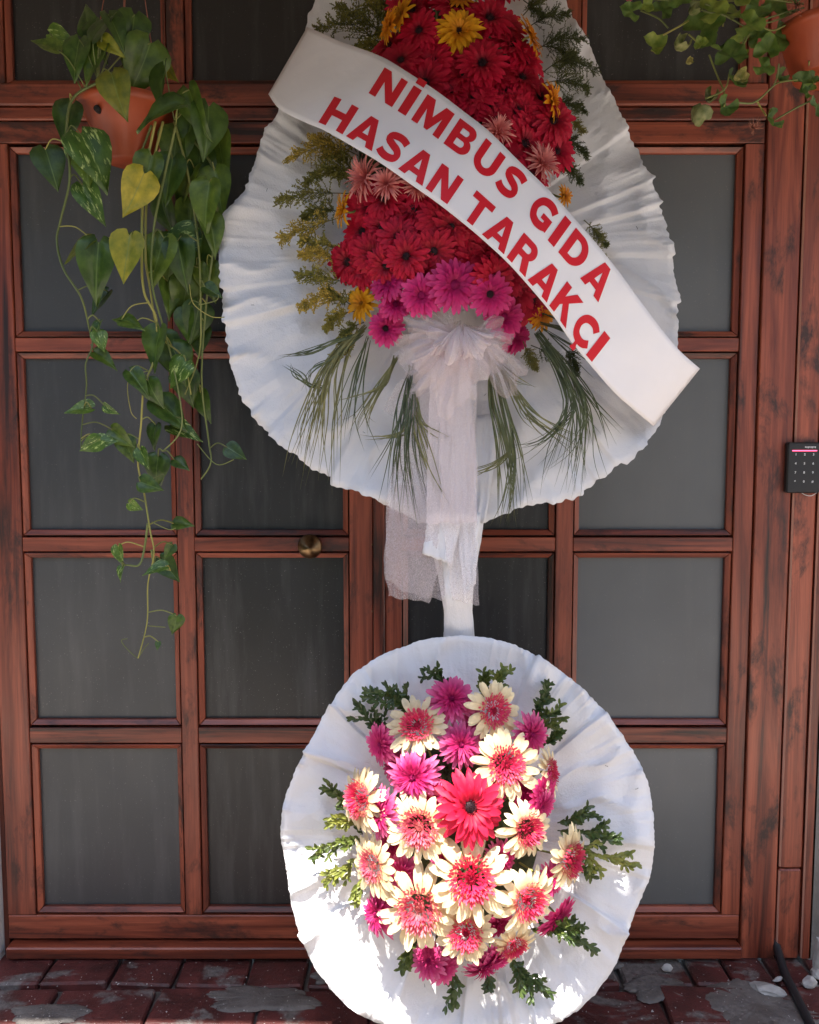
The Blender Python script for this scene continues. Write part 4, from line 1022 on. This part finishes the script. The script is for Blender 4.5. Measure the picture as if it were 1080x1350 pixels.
# ------------------------------------------------------------------ hanging pothos, left
def heart_leaf(name, fold, droop, seed, wscale=1.0):
    rows = [(-.10, .16), (-.04, .30), (.08, .415), (.22, .44), (.38, .405), (.54, .32), (.70, .21), (.84, .11), (.94, .04), (1.0, .004)]
    vs_, fs = [], []; rr = random.Random(seed)
    for i, (t, w) in enumerate(rows):
        w *= wscale
        for s in (-1, -.6, -.25, 0, .25, .6, 1):
            x = t
            if i == 0 and abs(s) < .5: x = .02-abs(s)*.12
            if i == 1 and abs(s) < .3: x = .03
            a = abs(s)*w; z = a*math.tan(fold)-droop*t*t-.25*droop*abs(s)**3+.028*noise.noise(Vector((t*4, s*2.5, seed)))
            vs_.append((x, s*w*math.cos(fold*.6), z))
    for i in range(len(rows)-1):
        for j in range(6): a = i*7+j; fs.append((a, a+7, a+8, a+1))
    return mesh(name, vs_, fs)
HL = {}
for kd in ('pothos', 'pothos_var', 'pothos_yel'):
    for v in range(4):
        me = heart_leaf(kd, R([14, 24, 32, 18][v]), [.18, .10, .26, .34][v], v*3+len(kd), [.92, .84, .76, .98][v]); me.materials.append(M[kd]); HL[kd, v] = me
PY = -.27
pot_c = at(168, 150, PY)
PT = empty('hanging_pothos', (pot_c.x, PY, at(168, 207, PY).z)); tag(PT, 'trailing pothos in an orange pot hanging at the upper left', 'plant')
def pot(root, c, rt, rb, zt, zb, tilt=0):
    prof = [(rb*.96, zb), (rb, zb+.004), (rt*.97, zt-.022), (rt*1.05, zt-.02), (rt*1.06, zt-.002), (rt*1.02, zt), (rt*.97, zt-.004), (rt*.93, zt-.03)]
    n = 40; vs_, fs = [], []
    for r, z in prof:
        for j in range(n):
            a = 2*math.pi*j/n; vs_.append((c.x+r*math.cos(a)+(z-zb)*tilt, c.y+r*math.sin(a), z))
    for i in range(len(prof)-1):
        for j in range(n): fs.append((i*n+j, i*n+(j+1) % n, (i+1)*n+(j+1) % n, (i+1)*n+j))
    fs.append(tuple(range(n))[::-1])
    p = link('pot', mesh('pot', vs_, fs), root, M['pot'])
    vs2 = [(c.x+rt*.93*math.cos(2*math.pi*j/n)+(zt-zb)*tilt, c.y+rt*.93*math.sin(2*math.pi*j/n), zt-.028) for j in range(n)]
    link('soil', mesh('soil', vs2, [tuple(range(n))], False), p, M['soil'])
    return p
rt_ = (at(226, 115, PY).x-at(106, 115, PY).x)/2; rb_ = (at(196, 205, PY).x-at(148, 205, PY).x)/2
pc = at(169, 150, PY)
ptp = pot(PT, pc, rt_, rb_*1.15, at(168, 112, PY-rt_).z, at(168, 207, PY-rb_).z)
hp = at(128, 143, PY-rt_*.86)
b = MB(); b.tube([hp+Vector((0, .012, 0)), hp+Vector((0, -.002, 0))], .008, 14); b.build('drain_hole', M['gap'], ptp)
hook = Vector((pc.x+.01, PY, 2.98))
for (px_, py_) in ((163, 90), (200, 60), (118, 112)):
    b = MB(); e = at(px_, py_, PY-.03 if px_ != 200 else PY+.06); b.tube([e, e.lerp(hook, .5), hook], .0028 if px_ == 163 else .0014, 6); b.build('hanger', M['cord'], PT)
VINES = [
 [(130, 108), (96, 130), (88, 175), (92, 235), (80, 290), (75, 318), (84, 355), (107, 392), (117, 430), (122, 455), (113, 480), (114, 510), (108, 560), (107, 590)],
 [(200, 165), (182, 215), (184, 232)],
 [(205, 160), (190, 240), (187, 330), (190, 385), (206, 420), (204, 470), (190, 510), (186, 560), (182, 610), (190, 650), (198, 700), (203, 730), (195, 770), (194, 820), (182, 868)],
 [(215, 160), (195, 250), (192, 335), (197, 375), (210, 440), (240, 470), (252, 520)],
 [(230, 160), (250, 240), (262, 330), (265, 420), (262, 470), (244, 520)],
 [(232, 165), (215, 240), (203, 300), (200, 370), (215, 430), (228, 480), (240, 560), (215, 595)],
 [(240, 170), (285, 230), (282, 320), (272, 400), (266, 500), (275, 580), (278, 610), (265, 632)],
 [(200, 725), (205, 745), (225, 752)],
 [(195, 690), (190, 725), (183, 745), (165, 745), (158, 752)],
]
vine_pts = []
for vi, v in enumerate(VINES):
    dep = [PY-.12, PY-.06, PY-.10, PY-.08, PY-.05, PY-.09, PY-.03, PY-.10, PY-.10][vi]
    P = spline([at(x, y_, dep+.012*math.sin(i*1.7)) for i, (x, y_) in enumerate(v)], 8)
    b = MB(); n = len(P); b.tube(P, [.0036*(1-.55*i/n) for i in range(n)], 6); b.build('vine', M['stem'], PT)
    vine_pts += P
def put_leaf(x, y_, L, ang, kd, dep, face=None, fl=None):
    """x,y: pixel of the middle of the leaf; L: pixel length; ang: where the tip points (0 right, 90 down)"""
    a = R(ang); dpx = (math.cos(a)*L*.5, math.sin(a)*L*.5)
    p0, p1 = at(x-dpx[0], y_-dpx[1], dep), at(x+dpx[0], y_+dpx[1], dep-.01)
    X = p1-p0; ln = X.length; X.normalize()
    nrm = Vector(face) if face else Vector((rnd.uniform(-1.0, 1.0), -1, rnd.uniform(-.3, .9)))
    Zx = (nrm-X*nrm.dot(X)).normalized(); Yx = Zx.cross(X)
    m = Matrix((X, Yx, Zx)).transposed().to_4x4()
    o = bpy.data.objects.new('leaf', HL[kd, rnd.randrange(4) if fl is None else fl]); col.objects.link(o); o.parent = PT; o.matrix_parent_inverse = Matrix.Translation(-PT.location)
    o.matrix_basis = Matrix.Translation(p0)@m@Matrix.Scale(ln*.97, 4)
    cand = min(vine_pts, key=lambda q: (q-p0).length+max(0, p0.z-q.z)*.5)
    if (cand-p0).length < .22:
        mid = cand.lerp(p0, .55)+Vector((0, -.012, .012))
        b = MB(); b.tube(spline([cand, mid, p0+X*ln*.03], 5), .0016, 5); b.build('petiole', M['stem'], PT)
D_, V_, Y_ = 'pothos', 'pothos_var', 'pothos_yel'
LV = [(58, 58, 42, 205, D_), (82, 50, 36, 20, V_), (112, 22, 48, 250, D_), (135, 30, 50, 300, D_), (122, 84, 62, 118, D_), (98, 78, 56, 105, D_), (148, 62, 34, 35, Y_), (128, 55, 50, 80, D_), (155, 40, 50, 60, D_), (172, 60, 60, 85, D_), (153, 124, 58, 78, Y_), (187, 92, 78, 108, D_), (175, 45, 55, 95, D_),
      (222, 92, 40, 58, Y_), (212, 118, 66, 100, D_), (205, 148, 72, 165, D_), (230, 200, 62, 98, D_), (84, 162, 56, 112, D_), (68, 222, 56, 72, D_), (126, 208, 78, 58, V_), (112, 215, 60, 80, V_), (122, 268, 58, 62, V_), (178, 258, 66, 112, Y_), (192, 236, 66, 105, D_),
      (100, 328, 52, 150, Y_), (126, 360, 84, 96, D_), (166, 342, 66, 100, Y_), (170, 318, 40, 190, D_),
      (232, 315, 56, 170, V_), (222, 356, 84, 100, D_), (240, 350, 70, 80, D_), (205, 345, 70, 110, D_), (258, 150, 70, 75, D_), (275, 175, 72, 90, D_), (248, 172, 66, 110, D_), (290, 205, 62, 85, D_), (262, 225, 76, 95, D_), (240, 250, 70, 120, D_), (222, 240, 66, 100, D_), (288, 255, 64, 80, D_), (270, 275, 72, 100, D_), (215, 285, 60, 85, D_), (250, 300, 66, 95, D_), (282, 310, 56, 75, D_), (262, 340, 66, 100, D_), (275, 372, 50, 85, D_), (245, 395, 62, 95, D_), (258, 428, 56, 100, D_), (225, 395, 52, 80, D_), (268, 362, 24, 45, V_), (272, 328, 22, 120, Y_), (282, 385, 28, 30, D_),
      (205, 462, 62, 102, D_), (222, 470, 62, 72, D_), (238, 480, 58, 65, D_), (232, 492, 44, 130, V_), (184, 505, 42, 50, D_), (202, 520, 40, 70, D_), (248, 512, 50, 70, D_), (228, 545, 58, 40, D_), (245, 568, 46, 20, V_), (268, 538, 44, 80, D_), (262, 450, 44, 95, D_),
      (130, 400, 42, 130, D_), (127, 440, 34, 110, V_), (133, 450, 28, 70, V_), (162, 422, 32, 200, D_), (174, 424, 30, 10, D_), (139, 473, 36, 30, D_), (102, 540, 40, 175, V_), (146, 541, 22, 40, V_), (118, 588, 34, 150, V_), (140, 581, 30, 350, V_), (162, 578, 38, 40, D_), (170, 592, 34, 60, D_), (190, 606, 30, 70, V_), (205, 622, 44, 100, D_), (198, 640, 30, 20, D_), (178, 668, 20, 30, V_), (242, 690, 27, 0, D_), (158, 733, 28, 80, V_), (158, 757, 22, 110, V_), (202, 750, 36, 170, V_), (224, 752, 42, 50, D_), (222, 728, 24, 120, D_), (231, 825, 28, 100, D_), (208, 852, 12, 100, D_), (312, 597, 30, 30, D_), (240, 612, 24, 30, D_), (246, 430, 46, 90, D_), (200, 575, 34, 110, D_)]
for (x, y_, L, an, kd) in LV:
    dk = .0
    dep = PY-.10-rnd.uniform(-.03, .06) if x < 215 else PY-.02-rnd.uniform(-.05, .07)
    if (x, y_) == (153, 124): dep = PY-rt_-.05
    put_leaf(x, y_, L, an, kd, dep)
# thin aerial tendrils
for t in [[(250, 375), (255, 400), (278, 417), (296, 418)], [(262, 402), (285, 396), (288, 388)], [(200, 488), (170, 500), (172, 540), (180, 552)], [(260, 585), (285, 612), (308, 606)], [(182, 868), (170, 858), (160, 845), (168, 842)], [(182, 868), (190, 855), (196, 848)], [(195, 825), (218, 827)], [(185, 640), (215, 625), (212, 640)], [(200, 688), (222, 698), (232, 696)]]:
    b = MB(); b.tube(spline([at(x, y_, PY-.09) for x, y_ in t], 6), .0012, 5); b.build('tendril', M['stem'], PT)

# ------------------------------------------------------------------ hanging ivy geranium, upper right
QY = -.42
gp = at(1092, 50, QY)
GR = empty('hanging_geranium', (gp.x, QY, at(1092, 84, QY).z)); tag(GR, 'ivy geranium in an orange pot hanging at the upper right corner', 'plant')
rt2 = .105; pot(GR, gp, rt2, .074, at(1092, 2, QY-rt2).z, at(1092, 84, QY-.07).z)
for dx in (-.08, .08):
    b = MB(); e = gp+Vector((dx, 0, .06)); b.tube([e, Vector((gp.x, QY, 2.98))], .0013, 5); b.build('hanger', M['cord'], GR)
def lobed_leaf(name, curl, seed):
    n = 40; rr = random.Random(seed); vs_ = [(0, 0, 0)]; fs = []
    for k_, s in enumerate((.35, .7, 1.0)):
        for i in range(n+1):
            a = R(-150+300*i/n); lob = 1-.26*abs(math.sin(a*2.5*.6*1.0+.0))**1.5*s-.05*abs(math.sin(a*9))*s
            r = .5*s*lob; ruff = .07*math.sin(a*5+seed)*s*s
            z = curl*s*s*.5+ruff
            sh = 1-.35*abs(curl)*s*s
            vs_.append((r*math.cos(a)*sh+.05, r*math.sin(a)*sh, z))
    N1 = n+1
    for i in range(n): fs.append((0, 1+i, 2+i))
    for k_ in range(2):
        for i in range(n): a = 1+k_*N1+i; fs.append((a, a+N1, a+N1+1, a+1))
    return mesh(name, vs_, fs)
GLf = {}
for kd, cu in (('geranium', .12), ('geranium', .4), ('geranium_edge', .95), ('geranium_edge', -.8)):
    me = lobed_leaf(kd, cu, len(GLf)); me.materials.append(M[kd]); GLf[len(GLf)] = me
gleaves = [(834, 15, 34, 0), (848, 5, 30, 1), (860, 62, 40, 1), (873, 14, 34, 0), (895, 66, 34, 2), (908, 18, 28, 2), (925, 40, 62, 0), (935, 15, 46, 0), (945, 62, 40, 1), (965, 75, 48, 0), (972, 60, 40, 1), (968, 108, 40, 1), (925, 138, 44, 3), (938, 128, 30, 2), (958, 140, 36, 1), (1022, 45, 48, 0), (1020, 14, 44, 0), (1012, 68, 42, 1), (1058, 108, 34, 0), (1065, 120, 24, 1), (1017, 160, 38, 1), (1078, 138, 34, 0), (1004, 88, 34, 0), (985, 32, 44, 0), (960, 20, 40, 0), (1000, 8, 40, 0), (1030, 100, 24, 1), (1045, -5, 40, 0), (975, -5, 46, 1), (895, -5, 36, 0), (925, 60, 24, 1), (905, 82, 16, 2), (970, 105, 30, 2), (1000, 50, 30, 0), (1075, 108, 20, 1)]
GST = [[(1060, 10), (1010, 25), (985, 45), (974, 72)], [(1060, 5), (1000, -2), (950, 2), (880, 0), (840, -4)], [(1055, 12), (1010, 30), (970, 20), (930, 5)], [(845, 14), (868, 24), (881, 37)], [(875, 46), (895, 35), (908, 27)], [(935, 72), (945, 98), (955, 120)], [(974, 72), (985, 50), (996, 28)], [(972, 135), (990, 136), (1002, 130), (1020, 113), (1030, 108), (1052, 105)], [(998, 133), (1004, 143), (1010, 152)], [(1022, 158), (1050, 142), (1075, 130)], [(1027, 84), (1025, 100), (1020, 113)], [(996, 28), (1020, 40), (1055, 20)], [(955, 120), (955, 140)], [(1067, 80), (1068, 100), (1075, 110)], [(908, 45), (925, 60)], [(905, 0), (930, 15), (955, 20), (990, 40)], [(950, 0), (955, 15), (953, 35)], [(1052, 105), (1070, 85), (1085, 60)], [(962, 95), (955, 118), (930, 130)]]
for si, s in enumerate(GST):
    b = MB(); b.tube(spline([at(x, y_, QY-.03-.02*math.sin(si*2.1+i)) for i, (x, y_) in enumerate(s)], 6), .0021, 5); b.build('stem', M['stem'], GR)
for (x, y_, L, vi) in gleaves:
    p = at(x, y_, QY-.04+rnd.uniform(-.05, .04)); s = L/FPX*(p.y-CAMY)
    nrm = Vector((rnd.uniform(-.7, .7), -1, rnd.uniform(-.3, .8))); q = nrm.to_track_quat('Z', 'Y')@Quaternion((0, 0, 1), rnd.uniform(0, 6.28))
    o = bpy.data.objects.new('leaf', GLf[vi]); col.objects.link(o); o.parent = GR; o.matrix_parent_inverse = Matrix.Translation(-GR.location)
    o.location = p; o.rotation_mode = 'QUATERNION'; o.rotation_quaternion = q; o.scale = (s*1.0,)*3
def dried(px_, py_, n, L):
    b = MB(); c = at(px_, py_, QY-.05)
    for i in range(n):
        d = Vector((rnd.uniform(-1, 1), rnd.uniform(-1, .2), rnd.uniform(-1, .7))).normalized()*L*rnd.uniform(.5, 1); b.tube([c, c+d*.5+Vector((0, 0, -.003)), c+d], [.0012, .001, .0004], 4)
    b.build('dried_flower', M['cord'], GR)
dried(993, 167, 26, .024); dried(1062, 22, 14, .03); dried(1050, 5, 14, .03); dried(987, 28, 10, .02)
b = MB(); c = at(828, -1, QY-.04); 
for i in range(9):
    d = Vector((rnd.uniform(-1, 1), -.6, rnd.uniform(-1, 1))); leaflet(b, c, d, Vector((0, -1, .3)), .014, .009)
b.build('blossom', M['p_pink'], GR, False)

# ------------------------------------------------------------------ climbing leaves along the porch edge (above and in front of the picture): they dapple the sun
tr_ = empty('porch_vine', (.6, -1.40, 2.4)); tag(tr_, kind='structure')
b = MB(); rr = random.Random(77)
for i in range(900):
    x = .05+abs(rr.gauss(0, .5)); z = 2.55+rr.uniform(-.12, .25); yy = -1.10-abs(rr.gauss(0, .22))
    if x < .2 and rr.random() < .35: continue
    d = Vector((rr.uniform(-1, 1), rr.uniform(-1, 1), rr.uniform(-1, .3)))
    leaflet(b, Vector((x, yy, z)), d, Vector((rr.uniform(-1, 1), rr.uniform(-1, 1), 1)), rr.uniform(.05, .09), rr.uniform(.04, .07))
b.build('foliage', M['pothos'], tr_, False)
b = MB(); b.tube([(.0, -1.14, 2.6), (.9, -1.20, 2.55), (2.4, -1.14, 2.6)], .012, 6); b.build('branch', M['stem_dk'], tr_)
